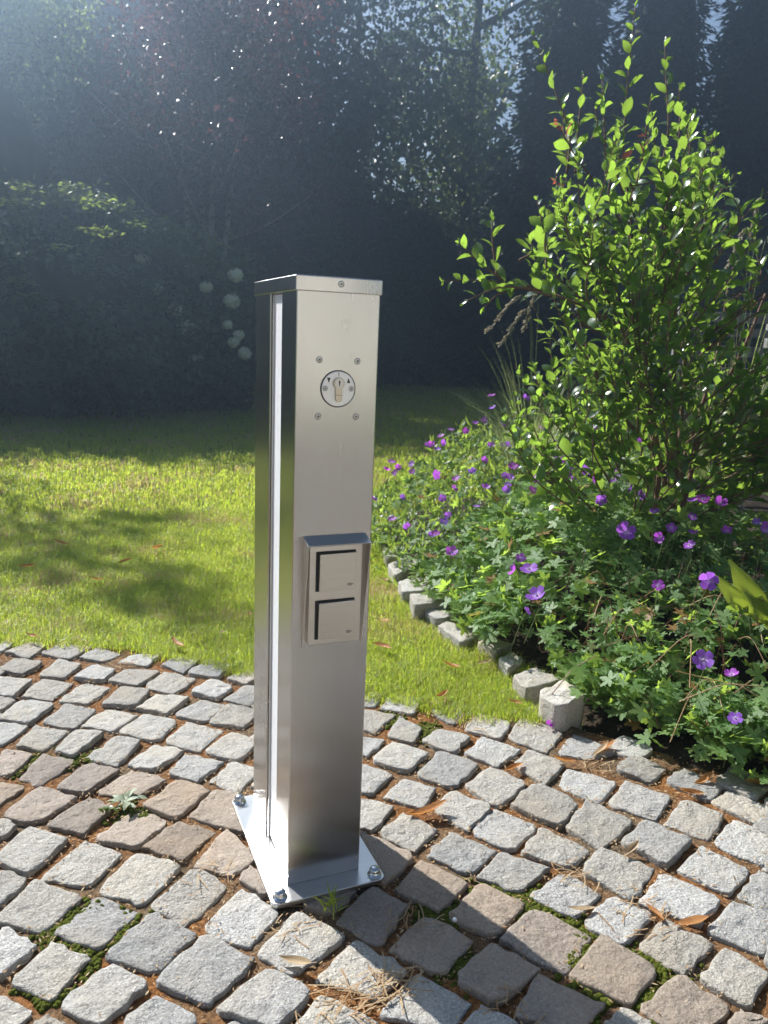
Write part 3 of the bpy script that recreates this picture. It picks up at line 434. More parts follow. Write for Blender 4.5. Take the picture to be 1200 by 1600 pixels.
# ------------------------------------------------------------------ cobbles
def cobble_mesh(name, poly, seed, ztop=-0.008, rough=1.0, grow=1.095):
    """a dressed stone with a domed, chipped top; poly is its outline from above"""
    rs = random.Random(seed); c = np.mean(poly, 0); pts = []
    area = 0.5*sum(poly[i][0]*poly[(i+1) % 4][1]-poly[(i+1) % 4][0]*poly[i][1] for i in range(4))
    if area < 0: poly = poly[::-1]
    P = [c+(np.array(p)-c)*grow for p in poly]; n = 4
    for i in range(n):
        a, b, nx = P[i], P[(i+1) % n], P[(i+2) % n]
        L = np.linalg.norm(b-a); ed = (b-a)/max(L, 1e-6); nn = np.array([ed[1], -ed[0]])
        bow = rs.uniform(-0.008, 0.022)*L
        for tt in (0.13, 0.30, 0.5, 0.70, 0.87):
            q = a+(b-a)*tt+nn*(bow*4*tt*(1-tt)+rs.gauss(0, 0.0019*rough))
            pts.append(q)
        # corner vertex pulled in
        cc = b+(c-b)*rs.choice((rs.uniform(0.0, 0.04), rs.uniform(0.0, 0.05), rs.uniform(0.05, 0.15))); pts.append(cc+np.array([rs.gauss(0, .001), rs.gauss(0, .001)]))
    N = len(pts); pts = np.array(pts); tx, ty = rs.gauss(0, 0.03), rs.gauss(0, 0.03); dz = max(-.003, rs.gauss(0, 0.0021))
    V = []
    off = rs.uniform(0, 50)
    def add_ring(s, z, amp):
        for q in pts:
            w = c+(q-c)*s; r = w-c
            zz = ztop+z+dz+r[0]*tx+r[1]*ty+amp*(noise.noise(Vector((w[0]*48, w[1]*48, off)))*1.0+0.7*noise.noise(Vector((w[0]*120, w[1]*120, off))))
            V.append((w[0]-c[0], w[1]-c[1], zz))
    am = 0.0026*rough
    add_ring(0.95, -0.06, 0); add_ring(1.0, -0.016, 0.001); add_ring(0.998, -0.0035, 0.0020); add_ring(0.985, -0.0008, am)
    add_ring(0.93, 0.0, am); add_ring(0.80, 0.0003, am*1.15); add_ring(0.62, 0.0005, am*1.15); add_ring(0.42, 0.0006, am*1.15); add_ring(0.2, 0.0006, am)
    NR = 9
    V.append((0, 0, ztop+0.0006+dz+0.001*rs.gauss(0, 1)))
    F = []
    for k in range(NR-1):
        for i in range(N):
            a = k*N+i; b = k*N+(i+1) % N; F.append((a, b, b+N, a+N))
    tip = len(V)-1
    for i in range(N): F.append(((NR-1)*N+i, (NR-1)*N+(i+1) % N, tip))
    me = pymesh(name, V, F, True)
    return me, c
cells = []   # centre, polygon, brown
for b, poly in COBBLES:
    p = [np.array(q) for q in poly]; cells.append((np.mean(p, 0), p, b))
n_traced = len(cells)
# stones hidden behind the post and just outside the picture
cen = [c[0] for c in cells]
def orient(q):
    k = int(np.argmin([np.hypot(*(q-c[0])) for c in cells[:n_traced]])); p = cells[k][1]
    e = (p[1]-p[0])+(p[2]-p[3]); return math.atan2(e[1], e[0]) % (math.pi/2), cells[k][2]
cand = []
rs = random.Random(3)
for i in range(-14, 60):
    for j in range(-10, 40):
        cand.append(np.array([-1.5+i*0.046, -1.25+j*0.046*1.5]))
for _ in range(12000): cand.append(np.array([rs.uniform(-1.3, 1.6), rs.uniform(-2.3, 1.7)]))
cand.sort(key=lambda q: min(np.hypot(*(q-c)) for c in cen))
cena = np.array(cen)
for q in cand:
    if q[1] > float(lawn_edge(q[0]))-0.035 or not (-1.3 < q[0] < 1.55 and -2.3 < q[1]): continue
    dm = np.min(np.hypot(cena[:, 0]-q[0], cena[:, 1]-q[1]))
    if dm < 0.086: continue
    a, br = orient(q); s = min(0.084, dm*0.90)/2
    u = np.array([math.cos(a), math.sin(a)])*s; v = np.array([-math.sin(a), math.cos(a)])*s
    near = np.min(np.hypot(cena[:n_traced, 0]-q[0], cena[:n_traced, 1]-q[1]))
    cells.append((q, [q-u-v, q+u-v, q+u+v, q-u+v], br if near < 0.12 else 0))
    cena = np.vstack([cena, q])
order = sorted(range(len(cells)), key=lambda k: (k >= n_traced, np.hypot(cells[k][0][0]-0.25, cells[k][0][1]-0.3)))
stuffV, stuffF = [], []
for rank, k in enumerate(order):
    c, poly, b = cells[k]
    me, cc = cobble_mesh('cobble', poly, k*13+5)
    if rank < 300:
        o = link('cobble', me, MAT['brown' if b else 'granite'], paving, (cc[0], cc[1], 0))
        if b: o['label'] = 'brown-grey cobble of the darker stripe'
    else:
        n0 = len(stuffV)
        for v in me.vertices: stuffV.append((v.co.x+cc[0], v.co.y+cc[1], v.co.z))
        for p in me.polygons: stuffF.append(tuple(n0+i for i in p.vertices))
        bpy.data.meshes.remove(me)
if stuffV:
    tag(link('cobble_field', pymesh('cobble_field', stuffV, stuffF, True), MAT['granite'], paving), kind='stuff')

# ------------------------------------------------------------------ edging stones of the bed
edging = empty('bed_edging', (0.85, 0.9, 0), 'row of rough granite setts edging the lawn beside the purple geraniums', 'stone edging')
for k, (zt, q) in enumerate(EDGING):
    zt = .055 if k == 0 else zt*(.75, .6, .8)[k % 3]
    me, cc = cobble_mesh('edging_stone', [np.array(p) for p in q], 900+k, 0.0, 1.5, 1.03)
    for v in me.vertices:
        if v.co.z < -0.03: v.co.z = -0.05-zt
        elif v.co.z < -0.012: v.co.z = -0.02
        v.co.z *= 1.0
    o = link('edging_stone', me, MAT['edge'], edging, (cc[0]-0.85, cc[1]-0.9, zt))
    if k == 0: o['label'] = 'square granite block at the end of the edging'

# ------------------------------------------------------------------ the steel pedestal
ped = empty('power_pedestal', (0.065, 0.1235, 0), 'brushed stainless steel socket pedestal with key switch bolted to the cobbles', 'power post')
PL = Vector((-0.065, -0.1235, 0))
def part(mb, name, mat, parent=ped, **kw):
    o = mb.build(name, MAT[mat], parent, **kw)
    if parent is ped: o.location = PL
    return o
W, D1, D2, D = 0.130, 0.079, 0.149, 0.247
def rrect(x0, y0, x1, y1, r, n=4):
    P = []
    for cx, cy, a0 in ((x1-r, y0+r, -90), (x1-r, y1-r, 0), (x0+r, y1-r, 90), (x0+r, y0+r, 180)):
        for k in range(n+1):
            a = math.radians(a0+90*k/n); P.append((cx+r*math.cos(a), cy+r*math.sin(a)))
    return P
part(MB().prism(rrect(-0.036, -0.039, 0.166, 0.286, 0.013, 6), -0.0085, 0.0), 'base_plate', 'steel_dull', bevel=0.0008)
part(MB().prism(rrect(0, 0, W, D1, 0.0022), 0.0004, 0.9815), 'front_profile', 'steel', bevel=0)
part(MB().prism(rrect(0, D2, W, D, 0.0022), 0.0004, 0.9815), 'rear_profile', 'steel', bevel=0)
part(MB().box((0.0085, D1+0.0004, 0.0004), (W-0.0085, D2-0.0004, 0.981)), 'core_profile', 'steel')
for x0, x1 in ((0.0055, 0.0083), (W-0.0083, W-0.0055)):
    part(MB().box((x0, D1+0.003, 0.006), (x1, D2-0.010, 0.976)), 'light_diffuser', 'opal', bevel=0.0005)
    part(MB().box((x0-0.003, D2-0.0095, 0.002), (x1, D2-0.0065, 0.979)), 'diffuser_rail', 'steel')
cap = MB().prism(rrect(-0.0022, -0.0022, W+0.0022, D+0.0022, 0.0015, 3), 0.978, 1.0)
part(cap, 'cap', 'steel', bevel=0.0016, seg=3)
def bolt(x, y):
    o = MB().lathe([(0.0125, 0.0), (0.0125, 0.0016), (0.0095, 0.0018), (0.0095, 0.0092), (0.0088, 0.0118), (0.0068, 0.0141), (0.0038, 0.0154), (0.0008, 0.0158)], (x, y, 0.0002), n=24)
    part(o, 'dome_bolt', 'chrome', smooth=True)
for p in ((-0.0225, 0.2690), (-0.0195, -0.0235), (0.1500, -0.0235), (0.1500, 0.2690)): bolt(*p)
def screw(parent, x, z, r, y=0.0, ph=0.4, mat='screw'):
    s = MB().lathe([(r, 0.0), (r, 0.0006), (r*0.8, 0.0011), (0.0003, 0.0013)], (x, y, z), 'y', 18)
    ring = MB().lathe([(r*1.16, 0.0), (r*1.16, 0.00025)], (x, y, z), 'y', 18)
    if parent is ped:
        so = part(s, 'screw', mat, smooth=False)
        c2 = ring.build('screw_recess', MAT['black'], so)
        par = so
    else:
        so = s.build('screw', MAT[mat], parent); par = parent
    cr = MB()
    for a in (ph, ph+math.pi/2):
        c, sn = math.cos(a), math.sin(a); w = r*0.13; l = r*0.55
        q = [(x+c*l-sn*w, z+sn*l+c*w), (x-c*l-sn*w, z-sn*l+c*w), (x-c*l+sn*w, z-sn*l-c*w), (x+c*l+sn*w, z+sn*l-c*w)]
        cr.prism(q, y-0.0016, y-0.0009, 'y'); w = w
    cr.build('cross_slot', MAT['ink'], par)
    return so
screw(ped, 0.0664, 0.9905, 0.0040, -0.0022, 0.2)
for x, z, ph in ((0.0361, 0.8812, 0.5), (0.0963, 0.8804, 0.7), (0.0361, 0.7977, 0.1), (0.0966, 0.7972, 0.15)): screw(ped, x, z, 0.0041, 0.0, ph)
# key switch
KX, KZ = 0.0664, 0.8389
ks = part(MB().lathe([(0.0262, 0.0), (0.0262, 0.0016), (0.0256, 0.0022), (0.001, 0.0022)], (KX, 0, KZ), 'y', 48), 'key_switch', 'whiteplate')
MB().lathe([(0.0277, 0.0), (0.0277, 0.0012), (0.0264, 0.0014)], (KX, 0, KZ), 'y', 48).build('seal_ring', MAT['black'], ks)
cyl = []
for k in range(25):
    a = math.radians(-54+288*k/24); cyl.append((KX+0.0087*math.cos(a), 0.8474+0.0087*math.sin(a)))
cyl += [(KX-0.0051, 0.838)]
for k in range(9):
    a = math.radians(180+180*k/8); cyl.append((KX+0.0051*math.cos(a), 0.8246+0.0051*math.sin(a)))
cyl += [(KX+0.0051, 0.838)]
MB().prism(cyl, -0.0062, -0.001, 'y').build('lock_cylinder', MAT['brass'], ks, bevel=0.0004)
MB().prism([(KX-0.0051, 0.8296), (KX+0.0051, 0.8296), (KX+0.0051, 0.8302), (KX-0.0051, 0.8302)], -0.00645, -0.0061, 'y').build('cylinder_groove', MAT['ink'], ks)
MB().lathe([(0.0070, 0.0), (0.0070, 0.0007), (0.0064, 0.001), (0.0005, 0.0011)], (KX, -0.0062, 0.8474), 'y', 28).build('key_plug', MAT['screw'], ks)
kh = MB()
kh.prism([(KX-0.0008, 0.8432), (KX+0.0006, 0.8434), (KX+0.0005, 0.8475), (KX+0.0017, 0.8484), (KX+0.0016, 0.8497), (KX+0.0003, 0.8499), (KX+0.0011, 0.8518), (KX-0.0012, 0.8519), (KX-0.0010, 0.8500), (KX-0.0017, 0.8485), (KX-0.0007, 0.8470)], -0.0076, -0.0072, 'y')
kh.build('keyhole', MAT['ink'], ks)
MB().prism([(0.0482, 0.8553), (0.0536, 0.8553), (0.0511, 0.8476)], -0.0025, -0.0019, 'y').build('down_arrow', MAT['ink'], ks)
MB().prism([(0.0797, 0.8478), (0.0849, 0.8478), (0.0823, 0.8556)], -0.0025, -0.0019, 'y').build('up_arrow', MAT['ink'], ks)
MB().prism([(KX-0.0004, 0.8581), (KX+0.0005, 0.8581), (KX+0.0005, 0.8634), (KX-0.0004, 0.8634)], -0.0025, -0.0019, 'y').build('index_mark', MAT['ink'], ks)
for x, z in ((0.0457, 0.8394), (0.0868, 0.8393)):
    MB().lathe([(0.0040, 0.0), (0.0040, 0.0003)], (x, -0.0021, z), 'y', 18).build('screw_recess', MAT['black'], ks)
    screw(ks, x, z, 0.0034, -0.0022, 0.8)
# rain hood: two tapering cheeks and a sloping roof of folded sheet
hx0, hx1, th = 0.0163, 0.1188, 0.0014
hd = MB()
for a, b in ((hx0, hx0+th), (hx1-th, hx1)):
    hd.prism([(-0.0003, 0.4285), (-0.0018, 0.4285), (-0.0292, 0.6030), (-0.0003, 0.6115)], a, b, 'x')
hd.prism([(-0.0003, 0.6117), (-0.0296, 0.6032), (-0.0298, 0.6046), (-0.0003, 0.6134)], hx0, hx1, 'x')
part(hd, 'rain_hood', 'satin', bevel=0.0005)
# double socket
fr = part(MB().prism(rrect(0.0237, 0.4368, 0.1108, 0.5985, 0.002), -0.0118, -0.0002, 'y'), 'socket_frame', 'satin', bevel=0.0009)
for z0 in (0.5262, 0.4468):
    MB().prism(rrect(0.0340, z0-0.0008, 0.0998, z0+0.0640, 0.0012), -0.01225, -0.0110, 'y').build('cover_gap_shade', MAT['black'], fr)  # thin black pad painted in for the shaded gap beside the cover
    c = MB(); x0, x1, z1 = 0.0388, 0.1002, z0+0.0605
    c.add([(x0, -0.0120, z0), (x1, -0.0120, z0), (x1, -0.0120, z1), (x0, -0.0120, z1), (x0, -0.0172, z0), (x1, -0.0150, z0), (x1, -0.0158, z1), (x0, -0.0180, z1)],
          [(0, 1, 2, 3), (4, 7, 6, 5), (0, 4, 5, 1), (1, 5, 6, 2), (2, 6, 7, 3), (3, 7, 4, 0)])
    c.build('socket_cover', MAT['satin'], fr, bevel=0.0006)
    ic = MB(); ix, iz, iy = 0.0905, z0+0.0085, -0.0162
    R = 0.0022
    ring = [(ix+R*math.cos(2*math.pi*k/16), iz+R*math.sin(2*math.pi*k/16)) for k in range(16)]
    for k in range(16):
        a, b = ring[k], ring[(k+1) % 16]; f = 0.72
        ai = (ix+(a[0]-ix)*f, iz+(a[1]-iz)*f); bi = (ix+(b[0]-ix)*f, iz+(b[1]-iz)*f)
        ic.prism([a, b, bi, ai], iy, iy+0.0006, 'y')
    ic.prism([(ix+R, iz-0.0003), (ix+0.0052, iz-0.0003), (ix+0.0052, iz+0.0003), (ix+R, iz+0.0003)], iy, iy+0.0006, 'y')
    for dz in (-0.0011, 0.0011):
        ic.prism([(ix-0.0052, iz+dz-0.0003), (ix-0.0018, iz+dz-0.0003), (ix-0.0018, iz+dz+0.0003), (ix-0.0052, iz+dz+0.0003)], iy, iy+0.0006, 'y')
    ic.build('plug_symbol', MAT['ink'], fr)

# ------------------------------------------------------------------ leaf shapes
def leaf_tpl(w, fold=0.12, curl=0.15, stalk=0.06, wav=0.0):
    ts = [stalk, 0.28, 0.52, 0.76, 1.0]; V = [(0, 0, 0)]
    z = lambda t: curl*(t-t*t*1.6)
    V += [(0, t, z(t)) for t in ts]
    for sgn in (-1, 1):
        for i, t in enumerate(ts[1:4]):
            V.append((sgn*w[i], t-0.01, z(t)+fold*w[i]*2+wav*(1 if i % 2 else -1)*sgn))
    F = [(1, 2, 6), (2, 3, 7), (2, 7, 6), (3, 4, 8), (3, 8, 7), (4, 5, 8), (1, 9, 2), (2, 9, 10), (2, 10, 3), (3, 10, 11), (3, 11, 4), (4, 11, 5)]
    return np.array(V, float), np.array(F)
T_SHRUB = [leaf_tpl((0.20, 0.27, 0.20), 0.14, 0.22), leaf_tpl((0.22, 0.29, 0.22), 0.25, -0.15), leaf_tpl((0.17, 0.25, 0.19), 0.05, 0.35)]
T_LANCE = leaf_tpl((0.09, 0.10, 0.06), 0.15, 0.3)
T_QUAD = (np.array([(-0.30, 0.45, 0.06), (0, 0, 0), (0.30, 0.45, 0.06), (0, 1, -0.05), (0, 0.5, -0.02)], float), np.array([(1, 4, 0), (1, 2, 4), (4, 2, 3), (4, 3, 0)]))
T_DIA = (np.array([(0, 0, 0), (0.32, 0.5, 0.05), (0, 1, 0), (-0.32, 0.5, 0.05)], float), np.array([(0, 1, 2, 3)]))
def palmate():
    V = [(0, 0, 0)]; F = []
    lobes = [-118, -58, 0, 58, 118]; ln = [0.72, 0.92, 1.0, 0.92, 0.72]; ring = []
    for a, l in zip(lobes, ln):
        for da, r in ((-30, 0.36), (-20, 0.70), (-13, 0.66), (-7, 0.93), (0, 1.0), (8, 0.90), (13, 0.67), (21, 0.72)):
            ring.append((math.radians(a+da), r*l))
    for a, r in ring: V.append((r*math.sin(a), r*math.cos(a), 0.16*r-0.20*r*r+0.05*math.cos(a*6.2)*r))
    for i in range(1, len(V)-1): F.append((0, i, i+1))
    return np.array(V, float), np.array(F)
T_PALM = palmate()

def np_mesh_obj(name, tpl, P, R, sc, mat, parent=None, smooth=False):
    V, F = stamp(tpl, P, R, sc)
    if parent is not None: V = V-np.array(parent_loc(parent))
    return link(name, rawmesh(name, V, F, smooth), mat, parent)
def parent_loc(p): return p.location if p.parent is None else tuple(Vector(p.location)+Vector(parent_loc(p.parent)))

def leaf_parts(root, meshes, P, R, sc, mat, name='leaf'):
    """single leaves, each an object sharing one of a few meshes"""
    for i in range(len(P)):
        o = link(name, meshes[i % len(meshes)], mat, root)
        m = Matrix([list(R[i][0])+[0], list(R[i][1])+[0], list(R[i][2])+[0], [0, 0, 0, 1]])
        o.rotation_mode = 'QUATERNION'; o.rotation_quaternion = m.to_quaternion()
        o.location = Vector(P[i])-Vector(parent_loc(root)); s = float(np.ravel(sc[i])[0]); o.scale = (s, s, s)

camv = np.array(CAM)

# ------------------------------------------------------------------ the broadleaf shrub
SB = np.array([1.62, 0.97, 0.02])
shrub = empty('leafy_shrub', SB, 'tall glossy-leaved green shrub with upright red-tipped shoots behind the geraniums', 'shrub')
def smooth_path(pts, n=9):
    pts = [np.array(p, float) for p in pts]; out = []
    P = [2*pts[0]-pts[1]]+pts+[2*pts[-1]-pts[-2]]
    for i in range(1, len(P)-2):
        for k in range(n):
            t = k/n; a, b, c, d = P[i-1], P[i], P[i+1], P[i+2]
            out.append(0.5*((2*b)+(-a+c)*t+(2*a-5*b+4*c-d)*t*t+(-a+3*b-3*c+d)*t**3))
    out.append(pts[-1]); return out
lp, ld, ln_, ls, lred = [], [], [], [], []
stems_mb = MB(); twig_mb = MB()
for p in STEMS:
    base = SB+np.array([random.uniform(-.10, .10), random.uniform(-.08, .08), 0])
    path = smooth_path([base]+[np.array(q) for q in p], 5); n = len(path)
    stems_mb.tube(path, [0.0115*(1-0.7*i/n) for i in range(n)], 6)
def add_shoot(path, red, leafscale=1.0, gap=0.026, r0=0.0042):
    path = smooth_path(path, 8); n = len(path)
    twig_mb.tube(path, [r0*(1-0.7*i/n) for i in range(n)], 5)
    seg = np.array(path); L = np.concatenate([[0], np.cumsum(np.linalg.norm(np.diff(seg, axis=0), axis=1))])
    s = random.uniform(0, gap); k = random.randint(0, 9); tot = L[-1]
    while s < tot:
        p = np.array([np.interp(s, L, seg[:, j]) for j in range(3)]); q = np.array([np.interp(min(s+0.02, tot+0.0), L, seg[:, j]) for j in range(3)])
        t = unit((q-p) if np.linalg.norm(q-p) > 1e-5 else (seg[-1]-seg[-2]))
        a = k*2.4+random.uniform(-.4, .4); ref = np.array([1, 0, 0.1]); u = unit(np.cross(t, ref)); v = np.cross(t, u)
        out = u*math.cos(a)+v*math.sin(a)
        f = 1-s/tot; sz = leafscale*(0.024+0.034*min(1, f*2.2+0.05))*random.uniform(0.8, 1.2)
        lp.append(p); ld.append(unit(out*random.uniform(.6, 1.0)+t*random.uniform(.5, 1.0)+np.array([0, 0, 0.1])))
        ln_.append(unit(t*0.8+np.array([0, 0, .5])+RNG.normal(size=3)*.45)); ls.append(sz)
        lred.append(red if f < 0.34 else (0 if red != 1 else (1 if f < .5 else 0)))
        s += gap*random.uniform(.7, 1.25)*(0.55+0.45*f+0.15); k += 1
    for _ in range(2):
        lp.append(seg[-1]); ld.append(unit((seg[-1]-seg[-2])+RNG.normal(size=3)*.006)); ln_.append(unit(RNG.normal(size=3))); ls.append(0.016*leafscale); lred.append(2 if red else 0)
for p, red in SHOOTS: add_shoot(p, red, 1.12, .036)
# body of the shrub: shoots spreading through its volume
RU = np.array([0.9229, -0.3851]); RV = np.array([0.3851, 0.9229])
EZ = [.45, .57, .71, .85, 1.0, 1.15, 1.24, 1.34, 1.43, 1.53, 1.61, 1.67]
EL = [-.58, -.58, -.55, -.48, -.40, -.53, -.52, -.44, -.42, -.37, -.28, -.20]; ER = [.60, .60, .60, .58, .54, .47, .34, .21, .07, .01, -.03, -.08]
fw2 = np.array([0.3934, 0.9194]); ro = (SB[:2]-camv[:2]) @ RU
def seen(q):
    d = 2.75/max(.5, (q[:2]-camv[:2]) @ fw2); return ((q[:2]-camv[:2]) @ RU)*d-ro, 0.918+(q[2]-0.918)*d
nb = 0; first_body = len(lp)
while nb < 215:
    h = random.uniform(0.45, 1.45)
    el, er = np.interp(h, EZ, EL)+.05, np.interp(h, EZ, ER)-.03
    if random.random() > (er-el)/1.05+.12: continue
    u = random.uniform(el, er)
    if u > .16 and .86 < h < 1.16 and random.random() < .75: continue
    vd = .30*min(1, (er-el))*math.sqrt(random.random())*random.choice((-1, -1, 1)); uc = -.10
    p0 = np.array([SB[0]+u*RU[0]+vd*RV[0], SB[1]+u*RU[1]+vd*RV[1], h])
    od = (u-uc)*RU+vd*.8*RV
    outd = np.array([od[0]*1.2, od[1]*1.2, 0.65])+RNG.normal(size=3)*.28
    L = random.uniform(0.15, 0.28)
    p1 = p0+unit(outd)*L*0.5; p2 = p1+unit(outd+np.array([0, 0, .5]))*L*0.5
    e_u, e_z = seen(p2)
    if not (np.interp(e_z, EZ, EL)-.06 < e_u < np.interp(e_z, EZ, ER)+.07 and e_z < 1.68): continue
    axis = np.array([SB[0]+uc*RU[0], SB[1]+uc*RU[1], h-0.15])
    inner = axis*0.4+p0*0.6-np.array([0, 0, 0.05])
    add_shoot([inner, p0, p1, p2], 2 if random.random() < 0.004 else 0, 1.06, 0.028, 0.0032); nb += 1
keep = []
for i in range(len(lp)):
    if i < first_body: keep.append(True); continue
    uu, zz = seen(lp[i]); keep.append(np.interp(zz, EZ, EL)-.05 < uu < np.interp(zz, EZ, ER)+.06 and zz < 1.66 and not (uu > .17 and .90 < zz < 1.15 and random.random() < .62))
lp, ld, ln_, ls, lred = ([a for a, k in zip(A, keep) if k] for A in (lp, ld, ln_, ls, lred))
o = stems_mb.build('stem', MAT['stem'], shrub, True, loc=None); o.data.transform(Matrix.Translation(-Vector(SB)))
o = twig_mb.build('twig', MAT['stem'], shrub, True); o.data.transform(Matrix.Translation(-Vector(SB)))
lp, ld, ln_, ls, lred = map(np.array, (lp, ld, ln_, ls, lred))
R = frames(ld, ln_)
dcam = np.linalg.norm(lp-camv, axis=1); vis = ls/dcam
score = vis*(1+0.0*vis)-0.012*(np.linalg.norm(lp-camv, axis=1)-2.4)*0.3
front = np.argsort(-score)[:300]
mask = np.zeros(len(lp), bool); mask[front] = True
lm = [rawmesh('shrub_leaf', t[0], t[1], True) for t in T_SHRUB]; lmr = [rawmesh('red_leaf', t[0], t[1], True) for t in T_SHRUB]
g_ = mask & (lred == 0); leaf_parts(shrub, lm, lp[g_], R[g_], ls[g_], MAT['shrub'])
r_ = mask & (lred > 0)
leaf_parts(shrub, lmr, lp[r_], R[r_], ls[r_], MAT['shrubred'], 'red_leaf')
Vs_, Fs_ = [], []; rest = ~mask
for kind, mt, nm in ((0, 'shrub', 'foliage'), (1, 'shrubred', 'red_foliage')):
    sel = rest & ((lred > 0) == bool(kind)); ii = np.where(sel)[0]; VV, FF, n0 = [], [], 0
    for j, t in enumerate(T_SHRUB):
        s_ = ii[j::3]
        if len(s_) == 0: continue
        V, F = stamp(t, lp[s_], R[s_], ls[s_]); VV.append(V); FF.append(F+n0); n0 += len(V)
    if VV:
        o = link(nm, rawmesh(nm, np.concatenate(VV)-SB, np.concatenate(FF), True), MAT[mt], shrub); tag(o, kind='stuff')

# ------------------------------------------------------------------ geraniums
def rand_in_bed(n, x0, x1, y0, y1, dmin=-0.12):
    X = RNG.uniform(x0, x1, n); Y = RNG.uniform(y0, y1, n); k = bed_dist(X, Y) > dmin
    return X[k], Y[k]
GER = [('near', (0.90, 2.0, -0.75, 0.72), 'sparse leggy geranium with dark gaps and few violet flowers beside the cobbles', 5200, (1.25, 0.25)),
       ('mid', (0.75, 2.0, 0.72, 1.42), 'dense mounded geranium full of violet flowers below the tall shrub', 3300, (1.3, 1.05)),
       ('far', (0.75, 2.3, 1.42, 2.5), 'bright green geranium at the narrow lawn end of the bed, close behind the post', 2000, (1.25, 1.8))]
palm_me = rawmesh('geranium_leaf', T_PALM[0], T_PALM[1], True)
plants = {}
for key, (x0, x1, y0, y1), label, n, (bx, by) in GER:
    root = empty('geranium_plant', (bx, by, 0.0), label, 'geranium', 'geraniums in the flower bed'); plants[key] = root
    X, Y = rand_in_bed(n, x0, x1, y0, y1, -0.15 if key == 'near' else -0.10)
    Hh = np.maximum(mound(X, Y), .07); fz = RNG.uniform(0.25, 1.0, len(X))**0.6
    if key == 'near':   # loose: clumps with gaps
        gap = np.array([noise.noise(Vector((x*7, y*7, 3.3))) for x, y in zip(X, Y)]); k = gap+RNG.normal(size=len(X))*.18 > -0.30
        X, Y, Hh, fz = X[k], Y[k], Hh[k]*0.9, fz[k]
    if key == 'near':
        m_ = 900; tt = RNG.uniform(1.2, 4.6, m_); sx_ = np.interp(tt, np.arange(len(BX)), BX[:, 0]); sy_ = np.interp(tt, np.arange(len(BX)), BX[:, 1])
        ex = sx_+RNG.uniform(-.10, .16, m_); ey = sy_+RNG.uniform(-.05, .05, m_); ok = bed_dist(ex, ey) > -.07
        X, Y = np.concatenate([X, ex[ok]]), np.concatenate([Y, ey[ok]]); Hh = np.concatenate([Hh, np.full(ok.sum(), .13)]); fz = np.concatenate([fz, RNG.uniform(.15, 1, ok.sum())])
    Z = Hh*fz
    P = np.stack([X, Y, Z], 1)
    Nn = unit(np.array([-0.25, -0.25, 0.9])+rnd(len(X))*0.42); Dd = rnd(len(X)); Dd[:, 2] *= .3
    sc = RNG.uniform(0.018, 0.040, len(X))*(1.1 if key == 'mid' else 0.95)
    R = frames(Dd, Nn)
    if key == 'far':
        sc *= 0.9
    top = np.argsort(-(sc/np.linalg.norm(P-camv, axis=1))*np.where(fz > 0.72, 1, 0.2))[:110]
    mk = np.zeros(len(P), bool); mk[top] = True
    leaf_parts(root, [palm_me], P[mk], R[mk], sc[mk], MAT['geranium'])
    tag(np_mesh_obj('foliage', T_PALM, P[~mk], R[~mk], sc[~mk], MAT['geranium'], root, True), kind='stuff')
    if key == 'far':
        n2 = 1500; X2, Y2 = rand_in_bed(n2*2, 0.75, 2.0, 1.35, 2.6, -0.13); Z2 = mound(X2, Y2)*RNG.uniform(.4, 1.1, len(X2))
        D2_ = rnd(len(X2))*.6+np.array([0, 0, .7]); tag(np_mesh_obj('narrow_foliage', T_LANCE, np.stack([X2, Y2, Z2], 1), frames(D2_, rnd(len(X2))), RNG.uniform(.035, .065, len(X2)), MAT['lance'], root, True), kind='stuff')
    # stalks: thin arching stems and seed stalks
    st = MB(); ns = 170 if key == 'near' else 90
    X3, Y3 = rand_in_bed(ns*3, x0, x1, y0, y1, -0.06); Z3 = mound(X3, Y3)
    for i in range(min(ns, len(X3))):
        h = Z3[i]*random.uniform(.7, 1.12); a = random.uniform(0, 6.28); r = random.uniform(.03, .12)
        b = (X3[i]+r*math.cos(a), Y3[i]+r*math.sin(a), 0.3*h); c = (X3[i]+.5*r*math.cos(a), Y3[i]+.5*r*math.sin(a), .8*h); e = (X3[i], Y3[i], h)
        st.tube([b, c, e], [.0013, .0011, .0008], 4, False)
    o = st.build('stalk', MAT['petiole' if key != 'near' else 'redstalk'], root, True); o.data.transform(Matrix.Translation(-Vector(root.location)))
    tag(o, kind='stuff')
# lanky trailing stems over the dark gaps in front
tr = MB(); root = plants['near']
for i in range(75):
    x = random.uniform(0.98, 1.5); y = random.uniform(-.45, .6)
    if bed_dist(np.array([x]), np.array([y]))[0] < -.05: continue
    a = random.uniform(2.2, 4.6); L = random.uniform(.07, .2); h = float(mound(x, y))*random.uniform(.5, .95)+.01
    p = [(x, y, h), (x+L*.4*math.cos(a), y+L*.4*math.sin(a), h+random.uniform(-.01, .04)), (x+L*math.cos(a), y+L*math.sin(a), h+random.uniform(-.05, .03))]
    tr.tube(smooth_path(p, 4), [.0012]*9, 4, False)
o = tr.build('trailing_stem', MAT['straw'], root, True); o.data.transform(Matrix.Translation(-Vector(root.location))); tag(o, kind='stuff')

